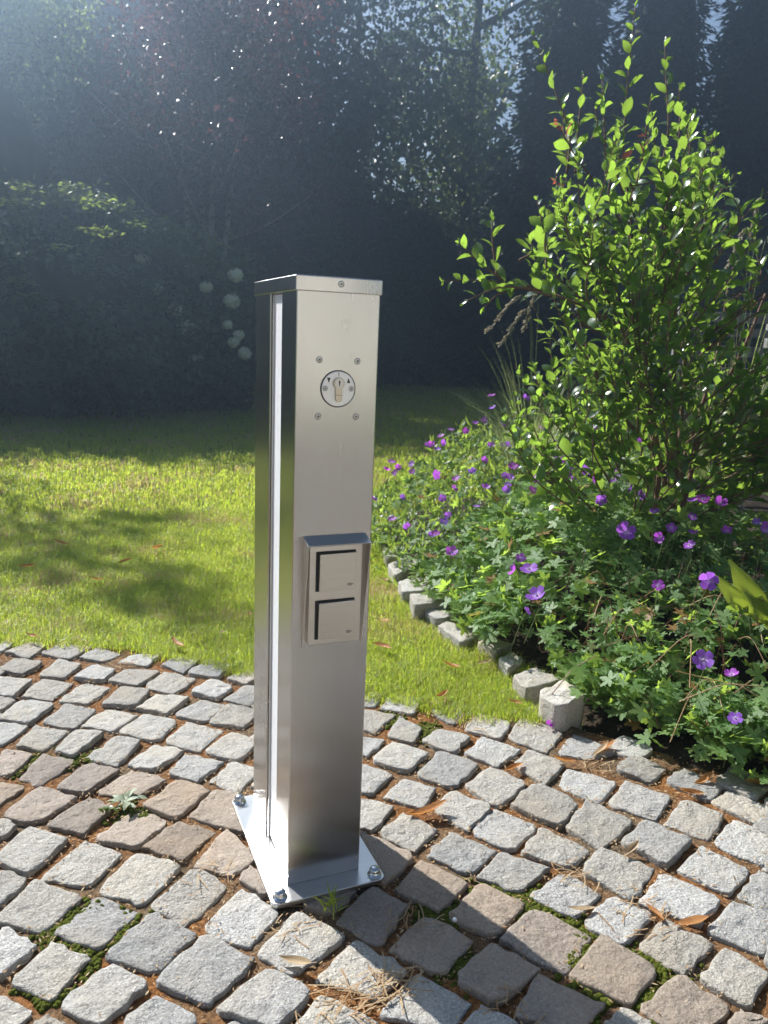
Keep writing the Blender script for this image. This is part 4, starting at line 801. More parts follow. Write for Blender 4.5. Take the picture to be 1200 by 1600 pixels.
# flowers
def flower_mesh(seed, cup):
    rs = random.Random(seed); V, F, rad = [], [], []
    for k in range(5):
        a0 = 2*math.pi*k/5+rs.uniform(-.08, .08); n0 = len(V)
        prof = [(0.06, 0.04), (0.30, 0.23), (0.58, 0.40), (0.86, 0.40), (1.0, 0.22)]
        for r, w in prof:
            for s in (-1, 0, 1):
                rr = r*(1.0 if s == 0 else 0.985)-(0.03 if (s == 0 and r == 1.0) else 0)
                x, y = rr, s*w
                z = cup*(rr**1.6)-0.05*(s != 0)*rr+0.02*k % 2*rr+rs.gauss(0, 0.012)+0.03*(k % 2)
                V.append((0.5*(x*math.cos(a0)-y*math.sin(a0)), 0.5*(x*math.sin(a0)+y*math.cos(a0)), 0.5*z)); rad.append(rr)
        for i in range(4):
            for s in range(2):
                q = n0+i*3+s; F.append((q, q+1, q+4, q+3))
    me = pymesh('flower', V, F, True); at = me.attributes.new('radial', 'FLOAT', 'POINT'); at.data.foreach_set('value', rad)
    return me
FM = [flower_mesh(i, c) for i, c in enumerate((0.25, 0.45, 0.15, 0.7))]
cm = MB().lathe([(0.045, 0.0), (0.05, 0.05), (0.02, 0.13), (0.004, 0.15)], (0, 0, 0.01), n=8)
cme = pymesh('flower_centre', cm.V, cm.F, True)
stk = {k: MB() for k in plants}
more = []
while len(more) < 46:
    x, y = random.uniform(.85, 2.0), random.uniform(.55, 2.2); d_ = float(bed_dist(np.array([x]), np.array([y]))[0])
    if d_ > -.06: more.append((x, y, float(mound(np.array(x), np.array(y)))*random.uniform(.92, 1.12)+.01, random.uniform(.028, .040)))
for i, (x, y, z, s) in enumerate(list(FLOWERS)+more):
    key = 'near' if y < 0.72 else ('mid' if y < 1.42 else 'far'); root = plants[key]
    f = link('flower', FM[i % 4], MAT['petal'], root); f.location = Vector((x, y, z))-root.location
    tocam = unit(camv-np.array([x, y, z])); nrm = unit(tocam*random.uniform(.2, .9)+np.array([0, 0, .55])+RNG.normal(size=3)*.35)
    f.rotation_mode = 'QUATERNION'; f.rotation_quaternion = Vector(nrm).to_track_quat('Z', 'Y') @ Matrix.Rotation(random.uniform(0, 6.3), 3, 'Z').to_quaternion()
    z += .022; s *= .97; f.location.z += .022; f.scale = (s, s, s); link('flower_centre', cme, MAT['anther'], f)
    b = np.array([x, y, z])-nrm*0.02; stk[key].tube([tuple(b+nrm*.018), tuple(b-np.array([0, 0, .02])), (b[0]+random.uniform(-.03, .03), b[1]+random.uniform(0, .05), max(.0, b[2]-.14))], [.001, .001, .0012], 4, False)
for k, mb in stk.items():
    o = mb.build('flower_stalk', MAT['petiole'], plants[k], True); o['kind'] = 'stuff'; o.data.transform(Matrix.Translation(-Vector(plants[k].location)))

# ------------------------------------------------------------------ broad yellowing leaves at the right edge
yb = Vector((1.45, 0.36, 0.02))
yp = empty('broadleaf_plant', yb, 'plant with large yellow-green pointed leaves among the geraniums by the cobbles', 'plant')
T_BROAD = leaf_tpl((0.11, 0.15, 0.10), 0.35, 0.2)
for (a, b, w) in ((YL[0], YL[1], .13), (YL[2], YL[3], .10), (YL[4], YL[5], .10)):
    d = np.array(b)-np.array(a); L = np.linalg.norm(d)*0.92
    n = unit(camv-np.array(a))*0.8+np.array([-.3, .2, .5])
    Rm = frames(d[None], n[None])
    o = link('leaf', rawmesh('broad_leaf', T_BROAD[0], T_BROAD[1], True), MAT['yellowleaf'], yp)
    m = Matrix([list(Rm[0][r]) for r in range(3)]); o.rotation_mode = 'QUATERNION'; o.rotation_quaternion = m.to_quaternion()
    o.location = Vector(a)-yb; o.scale = (L, L, L)
s_ = MB()
for a in (YL[0], YL[2], YL[4]): s_.tube([(0, 0, 0), tuple((Vector(a)-yb)*0.6+Vector((0, 0, .02))), tuple(Vector(a)-yb)], [.004, .0035, .003], 6)
s_.build('leaf_stalk', MAT['petiole'], yp, True)

# ------------------------------------------------------------------ ornamental grasses behind the shrub
def orn_grass(base, n, L, label, plumes, lean=(0, 0)):
    root = empty('ornamental_grass', base, label, 'ornamental grass', 'ornamental grasses behind the shrub'); V, F = [], []
    for i in range(n):
        a = random.uniform(0, 6.283); l = L*random.uniform(.6, 1.1); sp = random.uniform(.25, .75); w = random.uniform(.0022, .004)
        d = np.array([math.cos(a)+lean[0], math.sin(a)+lean[1]]); d = d/np.linalg.norm(d); n0 = len(V); side = np.array([-d[1], d[0], 0])*w
        for k in range(7):
            t = k/6; r = sp*l*(t**1.6); z = l*(1.25*t-0.85*sp*t**2.6)
            c = np.array([d[0]*r, d[1]*r, z]); ww = side*(1-t*.95); V.append(c-ww); V.append(c+ww)
        for k in range(6): q = n0+2*k; F.append((q, q+1, q+3, q+2))
    o = link('blades', rawmesh('blades', np.array(V), np.array(F), True), MAT['orngrass'], root); tag(o, kind='stuff')
    for p in plumes:
        e = Vector(p)-Vector(base); mb = MB(); m1 = Vector((e.x*.25, e.y*.25, e.z+.10))
        path = smooth_path([(0, 0, .05), tuple(m1), tuple(e)], 8); mb.tube(path, [.0016]*len(path), 4, False)
        po = mb.build('plume_stalk', MAT['petiole'], root, True)
        k0 = int(len(path)*.62); PP, DD = [], []
        for q in range(150):
            i = random.uniform(k0, len(path)-1); j = int(i); c = np.array(path[j])+(np.array(path[min(j+1, len(path)-1)])-np.array(path[j]))*(i-j)
            tdir = unit(np.array(path[-1])-np.array(path[k0])); PP.append(c); DD.append(tdir+RNG.normal(size=3)*.33)
        PP = np.array(PP); DD = np.array(DD)
        V_, F_ = stamp(T_DIA, PP, frames(DD, rnd(150)), np.stack([np.full(150, .012), RNG.uniform(.012, .026, 150), np.full(150, .01)], 1))
        tag(link('plume', rawmesh('plume', V_, F_), MAT['plume'], root), kind='stuff')
    return root
orn_grass((1.58, 1.75, 0.05), 300, 0.85, 'fine arching ornamental grass spilling out behind the shrub on its lawn side', [(1.36, 1.82, 0.96), (1.42, 1.80, 0.91), (1.50, 1.76, .97)], (-.35, -.1))
orn_grass((2.40, 1.45, 0.05), 200, 1.15, 'tall ornamental grass with pale glinting blades at the right end of the shrub', [PT['og'][6], (2.3, 1.5, 1.25), (2.5, 1.4, 1.22)], (-.1, -.2))

# ------------------------------------------------------------------ slatted fence glimpsed through the shrub
fb = Vector((3.1, 2.56, 0)); fe = Vector((4.1, 2.14, 0)); fence = empty('slatted_fence', fb, 'grey weathered slatted wooden fence glimpsed behind the shrub', 'fence')
ang = math.atan2(fe.y-fb.y, fe.x-fb.x); fence.rotation_euler = (0, 0, ang); FLn = (fe-fb).length
for z0, z1 in ((1.08, 1.135), (1.00, 1.045), (0.885, 0.945), (0.76, 0.82), (0.63, 0.69), (0.50, 0.56), (0.37, 0.43), (0.24, 0.30)):
    MB().box((0.02, -0.013, z0), (FLn, 0.013, z1)).build('slat', MAT['slat'], fence, bevel=0.003)
for x in (0.0, FLn*.5, FLn): MB().box((x-.03, 0.0135, -0.04), (x+.03, 0.07, 1.16)).build('post', MAT['slat'], fence, bevel=0.003)

# ------------------------------------------------------------------ dead leaves lying about
def dead_leaf_mesh(seed):
    rs = random.Random(seed); V, F = [], []; n = 9; curl = rs.uniform(.25, .6); fold = rs.uniform(.3, .9); tw = rs.uniform(-.9, .9); bend = rs.uniform(-.25, .25)
    for i in range(n):
        t = i/(n-1); w = 0.155*math.sin(math.pi*min(1, t*1.0+.02))**0.8*(1-.35*t)+.004
        a = tw*(t-.5); cz = curl*((t-.5)**2)*1.1+.01; cx = bend*(t-.5)**2
        for s in (-1, -.5, 0, .5, 1):
            x = s*w; z = abs(s)**1.3*w*fold; x2 = x*math.cos(a)-z*math.sin(a); z2 = x*math.sin(a)+z*math.cos(a)
            V.append((cx+x2+rs.gauss(0, .004), t-.5, max(0, cz+z2)+rs.gauss(0, .004)))
    zmin = min(v[2] for v in V); V = [(a, b, c-zmin) for a, b, c in V]
    for i in range(n-1):
        for s in range(4):
            q = i*5+s; F.append((q, q+1, q+6, q+5))
    n0 = len(V); zs = V[2][2]
    V += [(cx-.008, -.5, zs), (cx+.008, -.5, zs), (cx+.03, -.66, zs+.03), (cx+.045, -.66, zs+.03)]; F.append((n0, n0+1, n0+3, n0+2))
    return pymesh('dead_leaf', V, F, True)
DL = [dead_leaf_mesh(i) for i in range(6)]
LL = ['large curled orange-brown dead leaf on the cobbles just right of the post', 'folded rust-coloured dead leaf leaning against a cobble below the block', 'bright orange dead leaf on a cobble just below the granite block',
      'pale tan dead leaf beside its rusty twin at the foot of the geraniums', 'rusty dead leaf next to the pale tan leaf at the foot of the geraniums', 'orange dead leaf under the overhanging geraniums at the right cobble edge', 'long rust-brown dead leaf on the rightmost edge cobbles, lowest of its pair',
      'dark orange dead leaf at the right picture edge under the geraniums', 'torn pale tan dead leaf in a joint among the right-hand cobbles', 'small twisted tan dead leaf on a cobble by the mossy joint', 'dark rust dead leaf wedged in a joint at the lower right',
      'orange dead leaf on the lawn rim left of the post, upright on the cobble edge', 'flat pale dead leaf on the cobble in front of the base plate', 'slender orange dead leaf in the grass just right of the post', 'orange dead leaf in the grass strip before the cobbles, middle of the strip',
      'pale folded dead leaf in the grass by the edging stones', 'orange dead leaf on the grass near the start of the edging', 'brown dead leaf on the sunny lawn at the far left', 'dull brown dead leaf in the lawn shade at the left picture edge', 'thin brown dead leaf lying across the middle of the left lawn',
      'straw-brown dead leaf on the left lawn under the shadow edge', 'reddish dead leaf on the lawn close to the left side of the post', 'pinkish-tan dead leaf in the grass just left of the post', 'narrow rust dead leaf between cobbles of the row along the grass', 'orange dead leaf in tufts of grass beside the granite block',
      'dark rusty dead leaf in a joint near the lower right cobbles, left of its twin', 'dry brown dead leaf on the grass rim at the far left cobbles', 'tan dead leaf in the grass at the right edge of the post', 'long pale stick-like dead leaf on the far sunny lawn', 'brown dead leaf among grass in the left foreground shade']
HEAD = [100, 140, 80, 130, 115, 120, 105, 90, 130, 100, 110, 45, 70, 60, 70, 120, 40, 80, 100, 120, 150, 20, 160, 140, 60, 30, 70, 60, 60, 100]
for i, (x, y, s) in enumerate(LITTER):
    on_lawn = y > float(lawn_edge(x))
    o = link('dead_leaf', DL[i % 6].copy(), MAT['paleleaf' if i in (3, 8, 9, 12, 15, 22, 28) else 'deadleaf'])
    o.location = (x, y, 0.012 if on_lawn else -0.004); o.scale = (s, s, s)
    o.rotation_euler = (random.uniform(-.25, .25), random.uniform(-.3, .3), math.radians(HEAD[i]-23+random.uniform(-12, 12)))
    tag(o, LL[i], 'dead leaf', 'dead leaves on the ground')

# ------------------------------------------------------------------ small growth between the cobbles
def rosette(name, base, n, L, tpl, mat, label, cat, upz=.35):
    root = empty(name, base, label, cat); me = rawmesh(name+'_leaf', tpl[0], tpl[1], True)
    for i in range(n):
        a = 2*math.pi*i/n*1.618*2+random.uniform(-.3, .3); d = np.array([[math.cos(a), math.sin(a), upz*random.uniform(.3, 1.6)]])
        Rm = frames(d, np.array([[0, 0, 1.0]])+RNG.normal(size=(1, 3))*.25)[0]; o = link('leaf', me, mat, root)
        o.rotation_mode = 'QUATERNION'; o.rotation_quaternion = Matrix([list(Rm[r]) for r in range(3)]).to_quaternion()
        s = L*random.uniform(.6, 1.15); o.scale = (s, s, s); o.location = (random.uniform(-.012, .012), random.uniform(-.012, .012), random.uniform(0.004, .012))
    return root
T_WEED = leaf_tpl((0.12, 0.20, 0.12), 0.1, 0.25, wav=0.03)
w = rosette('weed_plant', MISC['weed'], 18, .036, T_WEED, MAT['weed'], 'small grey-green lobed weed growing between brown cobbles left of the post', 'weed', .3)
rosette('seedling', MISC['weed2'], 7, .022, T_SHRUB[0], MAT['pale'], 'tiny bright green seedling in the joint beside the grey-green weed', 'seedling', .5)
T_BLADE = leaf_tpl((0.045, 0.04, 0.025), 0.1, 0.35, 0.02)
rosette('grass_tuft', MISC['tuft'], 18, .036, T_BLADE, MAT['grass'], 'small grass tuft in the shaded joint in front of the base plate', 'grass tuft', 1.3)
pf = link('fallen_flower', FM[3], MAT['petal'], None, MISC['petal']); pf.scale = (.022,)*3; pf.rotation_euler = (.5, .3, 0)
tag(pf, 'fallen violet flower lying on a cobble in front of the granite block', 'flower')
pb = MB().lathe([(.001, 0), (.0035, .0008), (.0042, .003), (.003, .0055), (.0006, .0062)], (0, 0, 0), n=9).build('white_pebble', MAT['whiteplate'], None, True, loc=MISC['pebble'])
tag(pb, 'tiny white pebble on the shaded cobbles right of the base plate', 'pebble')

# moss cushions in the joints
PP = []
for m in MISC['moss']:
    for _ in range(230):
        q = np.array(m)+np.array([random.gauss(0, .021), random.gauss(0, .021), 0]); dists = [np.hypot(q[0]-c[0][0], q[1]-c[0][1]) for c in cells]
        k = int(np.argmin(dists))
        if dists[k] > 0.039: PP.append([q[0], q[1], -0.0165])
import bmesh
bm = bmesh.new(); bmesh.ops.create_icosphere(bm, subdivisions=2, radius=1); IV = np.array([v.co for v in bm.verts]); IF = np.array([[v.index for v in f.verts] for f in bm.faces]); bm.free()
PP = np.array(PP); s = RNG.uniform(.0028, .0062, len(PP))
V, F = stamp((IV, IF), PP, frames(rnd(len(PP)), rnd(len(PP))), np.stack([s, s, s], 1))
V += rnd(len(V))*.0006
t = Nt('green_moss'); tc = t.n('ShaderNodeTexCoord'); nz = t.noise(300, 4, .7, tc.outputs['Object'])
MAT['moss'] = t.done(t.principled(t.ramp(nz, [(.3, (.025, .035, .006)), (.7, (.14, .16, .02))]), .95, 0, t.bump(nz, 1.0, .004), .1).outputs[0])
tag(link('moss', rawmesh('moss', V, F, True), MAT['moss']), kind='stuff')

# straw, husks and needles in the joints
cxy = np.array([c[0] for c in cells])
def in_joint(P, dmin=0.040):
    d = np.full(len(P), 9.0)
    for c in cxy: d = np.minimum(d, np.hypot(P[:, 0]-c[0], P[:, 1]-c[1]))
    return d > dmin
n = 26000; P = np.stack([RNG.uniform(-.65, 1.3, n), RNG.uniform(-.6, 1.35, n), np.full(n, -.0135)], 1)
P = P[(P[:, 1] < lawn_edge(P[:, 0])) & in_joint(P, .0415)]
P[:, 2] += RNG.uniform(-.003, .009, len(P))
Dd = rnd(len(P)); Dd[:, 2] *= .25
V, F = stamp(T_DIA, P, frames(Dd, rnd(len(P))*.3+np.array([0, 0, 1])), np.stack([RNG.uniform(.0025, .006, len(P)), RNG.uniform(.003, .013, len(P)), np.full(len(P), .006)], 1))
tag(link('joint_litter', rawmesh('joint_litter', V, F), MAT['straw']), kind='stuff')
# heaps of longer dry grass
V, F = [], []
for m in MISC['straw']:
    big = m is MISC['straw'][0] or m is MISC['straw'][1]
    for i in range(34 if big else 13):
        c = np.array(m)+np.array([random.gauss(0, .035 if big else .02), random.gauss(0, .02 if big else .02), random.uniform(.002, .010)]); a = random.gauss(0.2, .9); L = random.uniform(.02, .06 if big else .045)
        d = np.array([math.cos(a), math.sin(a), random.gauss(0, .15)]); sd = np.array([-d[1], d[0], 0])*.0009; k = random.uniform(-.2, .2)*L; n0 = len(V)
        for q in range(4):
            tt = q/3-.5; cc = c+d*L*tt+np.array([-d[1], d[0], .5])*k*(4*tt*tt-1)*.5; V += [cc-sd, cc+sd]
        for q in range(3): F.append((n0+2*q, n0+2*q+1, n0+2*q+3, n0+2*q+2))
tag(link('dry_grass', rawmesh('dry_grass', np.array(V), np.array(F)), MAT['straw']), kind='stuff')

# ------------------------------------------------------------------ lawn grass
def lawn_mask(X, Y): return (Y > lawn_edge(X)+RNG.normal(size=len(X))*.014+np.array([.035*noise.noise(Vector((x*9, 1.7, 0)))+.02*noise.noise(Vector((x*31, 4.7, 0))) for x in X])-.01) & (bed_dist(X, Y) < -0.02) & ((X < .80) | (Y > .5))
def blades(n, dmin, dmax, hgt, wid):
    th = RNG.uniform(-.80, .72, n); u = RNG.uniform(0, 1, n); d = dmin*(dmax/dmin)**u if dmax/dmin > 1.8 else np.sqrt(dmin**2+(dmax**2-dmin**2)*u)
    f2 = np.array([fwd.x, fwd.y]); f2 /= np.linalg.norm(f2); r2 = np.array([f2[1], -f2[0]])
    X = CAM.x+d*(f2[0]*np.cos(th)+r2[0]*np.sin(th)); Y = CAM.y+d*(f2[1]*np.cos(th)+r2[1]*np.sin(th)); k = lawn_mask(X, Y); X, Y, d = X[k], Y[k], d[k]; n = len(X)
    tuft = np.array([noise.noise(Vector((x*3.1, y*3.1, 0))) for x, y in zip(X, Y)])
    h = hgt*RNG.uniform(.55, 1.25, n)*(1+.55*tuft); nearedge = np.clip(1-(-bed_dist(X, Y))/.10, 0, 1)*(Y < 2.4); h *= 1+2.4*nearedge
    w = wid*RNG.uniform(.7, 1.3, n)*np.clip(d/3, .75, 3.2)
    a = RNG.uniform(0, 6.283, n); lean = RNG.uniform(.1, .95, n); ld_ = np.stack([np.cos(a), np.sin(a)], 1); sd = np.stack([-ld_[:, 1], ld_[:, 0], np.zeros(n)], 1)*w[:, None]/2
    b = np.stack([X, Y, np.full(n, -.03)], 1); hh = h+.03*.8
    m = b+np.concatenate([ld_*(lean*hh*.35)[:, None], (hh*.62)[:, None]], 1); tp = b+np.concatenate([ld_*(lean*hh*.95)[:, None], (hh*(1-.35*lean))[:, None]], 1)
    V = np.stack([b-sd, b+sd, m-sd*.8, m+sd*.8, tp], 1).reshape(-1, 3)
    F = (np.array([(0, 1, 3), (0, 3, 2), (2, 3, 4)])[None]+(np.arange(n)*5)[:, None, None]).reshape(-1, 3); return V, F
V1, F1 = blades(440000, 1.75, 4.2, .019, .0023); V2, F2 = blades(230000, 4.2, 16, .026, .0036)
grass = link('grass', rawmesh('grass', np.concatenate([V1, V2]), np.concatenate([F1, F2+len(V1)])), MAT['grass']); tag(grass, kind='stuff')

# ------------------------------------------------------------------ background planting
def lump(center, rad, seed, sub=3, amp=.22):
    bm = bmesh.new(); bmesh.ops.create_icosphere(bm, subdivisions=sub, radius=1)
    V = []
    for v in bm.verts:
        k = 1+amp*noise.noise(v.co*1.7+Vector((seed, seed*.7, 0)))*1.6
        V.append((center[0]+v.co.x*rad[0]*k, center[1]+v.co.y*rad[1]*k, max(-.1, center[2]+v.co.z*rad[2]*k)))
    F = [[v.index for v in f.verts] for f in bm.faces]; bm.free(); return V, F
def clumps(n, center, rad, nc, size, sig, lo=.62, hi=1.03, flat=.0, zmin=.05):
    c = np.array(center); r = np.array(rad)
    U = unit(rnd(nc)); U = U*RNG.uniform(lo, hi, (nc, 1)); cc = c+U*r; cc = cc[cc[:, 2] > zmin]; k = RNG.integers(0, len(cc), n)
    sg = np.array([sig, sig, sig*(1-flat)]); P = cc[k]+rnd(n)*sg; out = unit(P-c)
    Dd = out*.6+rnd(n)*.7; Dd[:, 2] -= .15; Nn = out*.4+np.array([0, 0, .6+flat])+rnd(n)*.55
    ok = P[:, 2] > zmin*.5; return P[ok], Dd[ok], Nn[ok], size*RNG.uniform(.65, 1.25, ok.sum())
def bush(name, label, cat, base, rad, n, size, mat, sig=.14, nc=90, core=.80, group=None, flat=0., cz=None, seed=0, tpl=T_QUAD, trunk=True):
    root = empty(name, base, label, cat, group); c = (0, 0, rad[2]*.95 if cz is None else cz)
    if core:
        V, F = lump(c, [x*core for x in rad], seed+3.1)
        link('inner_shade_core', pymesh('inner_shade_core', V, F, True), MAT['near_black'], root)  # solid dark lump standing for the darkness inside the foliage
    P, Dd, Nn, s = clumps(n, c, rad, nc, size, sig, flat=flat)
    tag(link('crown', rawmesh('crown', *stamp(tpl, P, frames(Dd, Nn), s)), MAT[mat], root), kind='stuff')
    if trunk:
        mb = MB(); mb.tube([(0, 0, -.1), (0.03, 0.02, rad[2]*.5), (.0, .04, rad[2]*1.2)], [.05, .04, .02], 7); mb.build('trunk', MAT['darkbark'], root, True)
    return root
def limb_tree(name, label, cat, base, H, spread, n, size, mat, nlimb=9, r0=.10, trunks=1, crown_lo=.35, sig=.35, group=None, bark='darkbark', seed=0, hang=0., dens=1.0, lean=(0, 0), core=0.0):
    """trunk, limbs, shoots and a leafy crown gathered at the twig ends"""
    rs = random.Random(seed+17); root = empty(name, base, label, cat, group); mb = MB(); lb = MB(); ends = []
    for tnum in range(trunks):
        a = 2*math.pi*tnum/max(trunks, 1)+rs.uniform(-.4, .4); sp = 0 if trunks == 1 else spread*.35
        tpx = [(0.02*math.cos(a), .02*math.sin(a), -.1)]
        for k in range(1, 6):
            f = k/5; tpx.append((sp*f*math.cos(a)+rs.gauss(0, .05*H*.12)+lean[0]*f*H, sp*f*math.sin(a)+rs.gauss(0, .05*H*.12)+lean[1]*f*H, H*.92*f))
        path = smooth_path(tpx, 4); mb.tube(path, [r0*(1-.85*i/len(path)) for i in range(len(path))], 8)
        for l in range(nlimb):
            f = crown_lo+(1-crown_lo)*(l+.5)/nlimb*.98; i = min(len(path)-1, int(f*(len(path)-1))); p = np.array(path[i]); b = rs.uniform(0, 6.283)+l*2.4
            Ll = spread*(1.05-.55*(f-crown_lo)/(1-crown_lo))*rs.uniform(.7, 1.15); d = np.array([math.cos(b), math.sin(b), rs.uniform(.25, .8)-hang*.5])
            q1 = p+d*Ll*.5; q2 = p+d*Ll+np.array([0, 0, .15*Ll-hang*.5]); pa = smooth_path([p, q1, q2], 4); lb.tube(pa, [r0*.38*(1-.85*j/len(pa)) for j in range(len(pa))], 5)
            for _ in range(7):
                j = rs.randint(2, len(pa)-1); w = np.array(pa[j]); dd = np.array([rs.gauss(0, 1), rs.gauss(0, 1), rs.gauss(.3-hang*1.6, .6)]); e = w+unit(dd)*rs.uniform(.25, .6)*spread*.5
                lb.tube([w, (w+e)/2+np.array([0, 0, .03]), e], [r0*.10, r0*.07, r0*.03], 4, False); ends += [e, (w+e)/2]
            ends.append(q2)
    mb.build('trunk', MAT[bark], root, True); lb.build('branches', MAT[bark], root, True)
    ends = np.array(ends); k = RNG.integers(0, len(ends), n); P = ends[k]+rnd(n)*np.array([sig, sig, sig*(1+hang)]); Dd = rnd(n)+np.array([0, 0, -.5-hang]); Nn = rnd(n)*.7+np.array([0, 0, .6]); P[:, 2] = np.maximum(P[:, 2], .1)
    tag(link('crown', rawmesh('crown', *stamp(T_QUAD, P, frames(Dd, Nn), size*RNG.uniform(.6, 1.25, n))), MAT[mat], root), kind='stuff')
    return root

# layered bush with flat sprays, far left
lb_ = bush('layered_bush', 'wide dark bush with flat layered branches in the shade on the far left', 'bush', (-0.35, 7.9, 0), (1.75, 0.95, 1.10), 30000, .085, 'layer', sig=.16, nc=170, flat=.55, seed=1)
for i, p in enumerate(SPRAY):  # paler leaf colour puts the sunlight into these sprays
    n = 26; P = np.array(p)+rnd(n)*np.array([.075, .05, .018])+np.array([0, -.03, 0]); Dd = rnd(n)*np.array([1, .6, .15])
    o = link('sun_tinted_spray', rawmesh('sun_tinted_spray', *stamp(T_QUAD, P-np.array(lb_.location), frames(Dd, rnd(n)*.3+np.array([0, 0, 1])), RNG.uniform(.04, .075, n))), MAT['pale'], lb_); o['kind'] = 'stuff'
# hydrangea
hy = bush('hydrangea_bush', 'dark green hydrangea bush dotted with round white flower heads', 'bush', (1.15, 8.45, 0), (0.95, 0.75, 0.95), 14000, .085, 'mid', sig=.14, nc=110, seed=2)
hm = []
for k in range(3):
    n = 170; U = unit(rnd(n)); n = 240; U = unit(rnd(n)); V, F = stamp(T_DIA, U*RNG.uniform(.62, 1.05, (n, 1)), frames(np.cross(U, rnd(n)), U+rnd(n)*.25), RNG.uniform(.38, .6, n)); VC, FC = lump((0, 0, 5), (.55, .55, .55), k, 2, .1); VC = np.array(VC)-np.array([0, 0, 5]); FC = np.array(FC); FC = np.concatenate([FC, FC[:, 2:]], 1)
    me = pymesh('flower_head', list(V)+list(VC), [tuple(f) for f in F]+[tuple(f[:3]+len(V)) for f in FC]); hm.append(me)
for i, p in enumerate(HYDR):
    o = link('flower_head', hm[i % 3], MAT['hydr'], hy); o.location = Vector(p)-hy.location+Vector((-.05, -.14, 0)); s = random.uniform(.05, .088); o.scale = (s, s, s*.9); o.rotation_euler = (0, 0, i*1.3)
# plum
limb_tree('plum_tree', 'purple-leaved plum tree with thin bare forking branches above the hydrangea', 'tree', (1.75, 10.2, 0), 5.6, 1.7, 26000, .075, 'plum', nlimb=10, r0=.06, trunks=4, crown_lo=.42, sig=.20, seed=5, bark='palebark')
limb_tree('green_tree', 'sunlit yellow-green tree in the upper left corner', 'tree', (-1.2, 12.4, 0), 6.6, 1.9, 16000, .10, 'pale', nlimb=9, r0=.12, crown_lo=.45, sig=.30, seed=6)
# far, tall trees with gaps of sky
limb_tree('tall_tree', 'tall tree with dark forked trunk and sky gaps, left of the conifers', 'tree', (8.4, 15.4, 0), 11.5, 2.6, 10000, .14, 'mid', nlimb=12, r0=.20, crown_lo=.38, sig=.42, seed=8, hang=.5, group='tall trees beyond the lawn')
limb_tree('tall_tree', 'slender tall tree just left of the forked trunk tree beyond the lawn', 'tree', (6.1, 16.6, 0), 11.0, 2.3, 11000, .14, 'dark', nlimb=12, r0=.15, crown_lo=.36, sig=.40, seed=9, hang=.4, group='tall trees beyond the lawn')
limb_tree('tall_tree', 'tall dark tree right above the steel post, beyond the lawn', 'tree', (4.2, 16.0, 0), 11.0, 2.2, 15000, .14, 'dark', nlimb=12, r0=.16, crown_lo=.30, sig=.42, seed=10, hang=.2, group='tall trees beyond the lawn')
for i, (x, y, lab) in enumerate([(1.6, 17.6, 'tall dark tree added behind the plum tree to shade the air'), (3.4, 18.0, 'tall dark tree added between the plum tree and the post to shade the air')]):  # dense pair added to keep the sun off the air further right
    limb_tree('tall_tree', lab, 'tree', (x, y, 0), 11.8, 2.3, 19000, .17, 'dark', nlimb=13, r0=.16, crown_lo=.15, sig=.5, group='tall trees beyond the lawn', seed=70+i)
# dark conifers on the right
def conifer(base, H, r, n, label, seed):
    root = empty('dark_conifer', base, label, 'conifer', 'dark conifers on the right'); rs_ = np.random.default_rng(seed)
    mb = MB(); mb.tube([(0, 0, -.1), (0, 0, H*.5), (0, 0, H*.97)], [.14, .09, .02], 8); mb.build('trunk', MAT['darkbark'], root, True)
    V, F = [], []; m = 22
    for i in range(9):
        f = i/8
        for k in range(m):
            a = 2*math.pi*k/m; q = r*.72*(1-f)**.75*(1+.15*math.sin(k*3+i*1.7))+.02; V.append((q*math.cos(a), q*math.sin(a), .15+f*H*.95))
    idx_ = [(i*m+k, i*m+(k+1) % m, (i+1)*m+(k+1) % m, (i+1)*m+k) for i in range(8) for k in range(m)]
    link('inner_shade_core', pymesh('inner_shade_core', V, idx_, True), MAT['near_black'], root)  # near-black shell in place of the shade within the crown
    f = rs_.uniform(0, 1, n)**1.3; a = rs_.uniform(0, 6.283, n); lob = 1+.16*np.sin(a*5+f*19)+.10*np.sin(a*11-f*31); q = r*(1-f)**.75*lob*rs_.uniform(.72, 1.06, n)+.03
    P = np.stack([q*np.cos(a), q*np.sin(a), .1+f*H], 1); Dd = np.stack([np.cos(a), np.sin(a), np.full(n, -.45)], 1)+rs_.normal(size=(n, 3))*.35
    V, F = stamp(T_DIA, P, frames(Dd, rs_.normal(size=(n, 3))*.5+np.array([0, 0, 1])), np.stack([np.full(n, .10), rs_.uniform(.12, .24, n), np.full(n, .1)], 1))
    tag(link('crown', rawmesh('crown', V, F), MAT['dark'], root), kind='stuff')
conifer((8.9, 12.6, 0), 9.5, 1.5, 16000, 'leftmost of the tall dark conifers, behind the shrub tips', 1)
conifer((10.5, 11.9, 0), 10.0, 1.6, 16000, 'second dark conifer from the left, behind the tallest shrub shoot', 2)
conifer((11.5, 10.4, 0), 9.6, 1.5, 15000, 'third dark conifer from the left, near the right edge', 3)
conifer((12.4, 9.0, 0), 9.0, 1.5, 14000, 'rightmost dark conifer, cut by the picture edge', 4)
conifer((13.4, 12.0, 0), 10.5, 1.8, 12000, 'tall dark conifer standing behind the gap of the right-hand ones', 6)
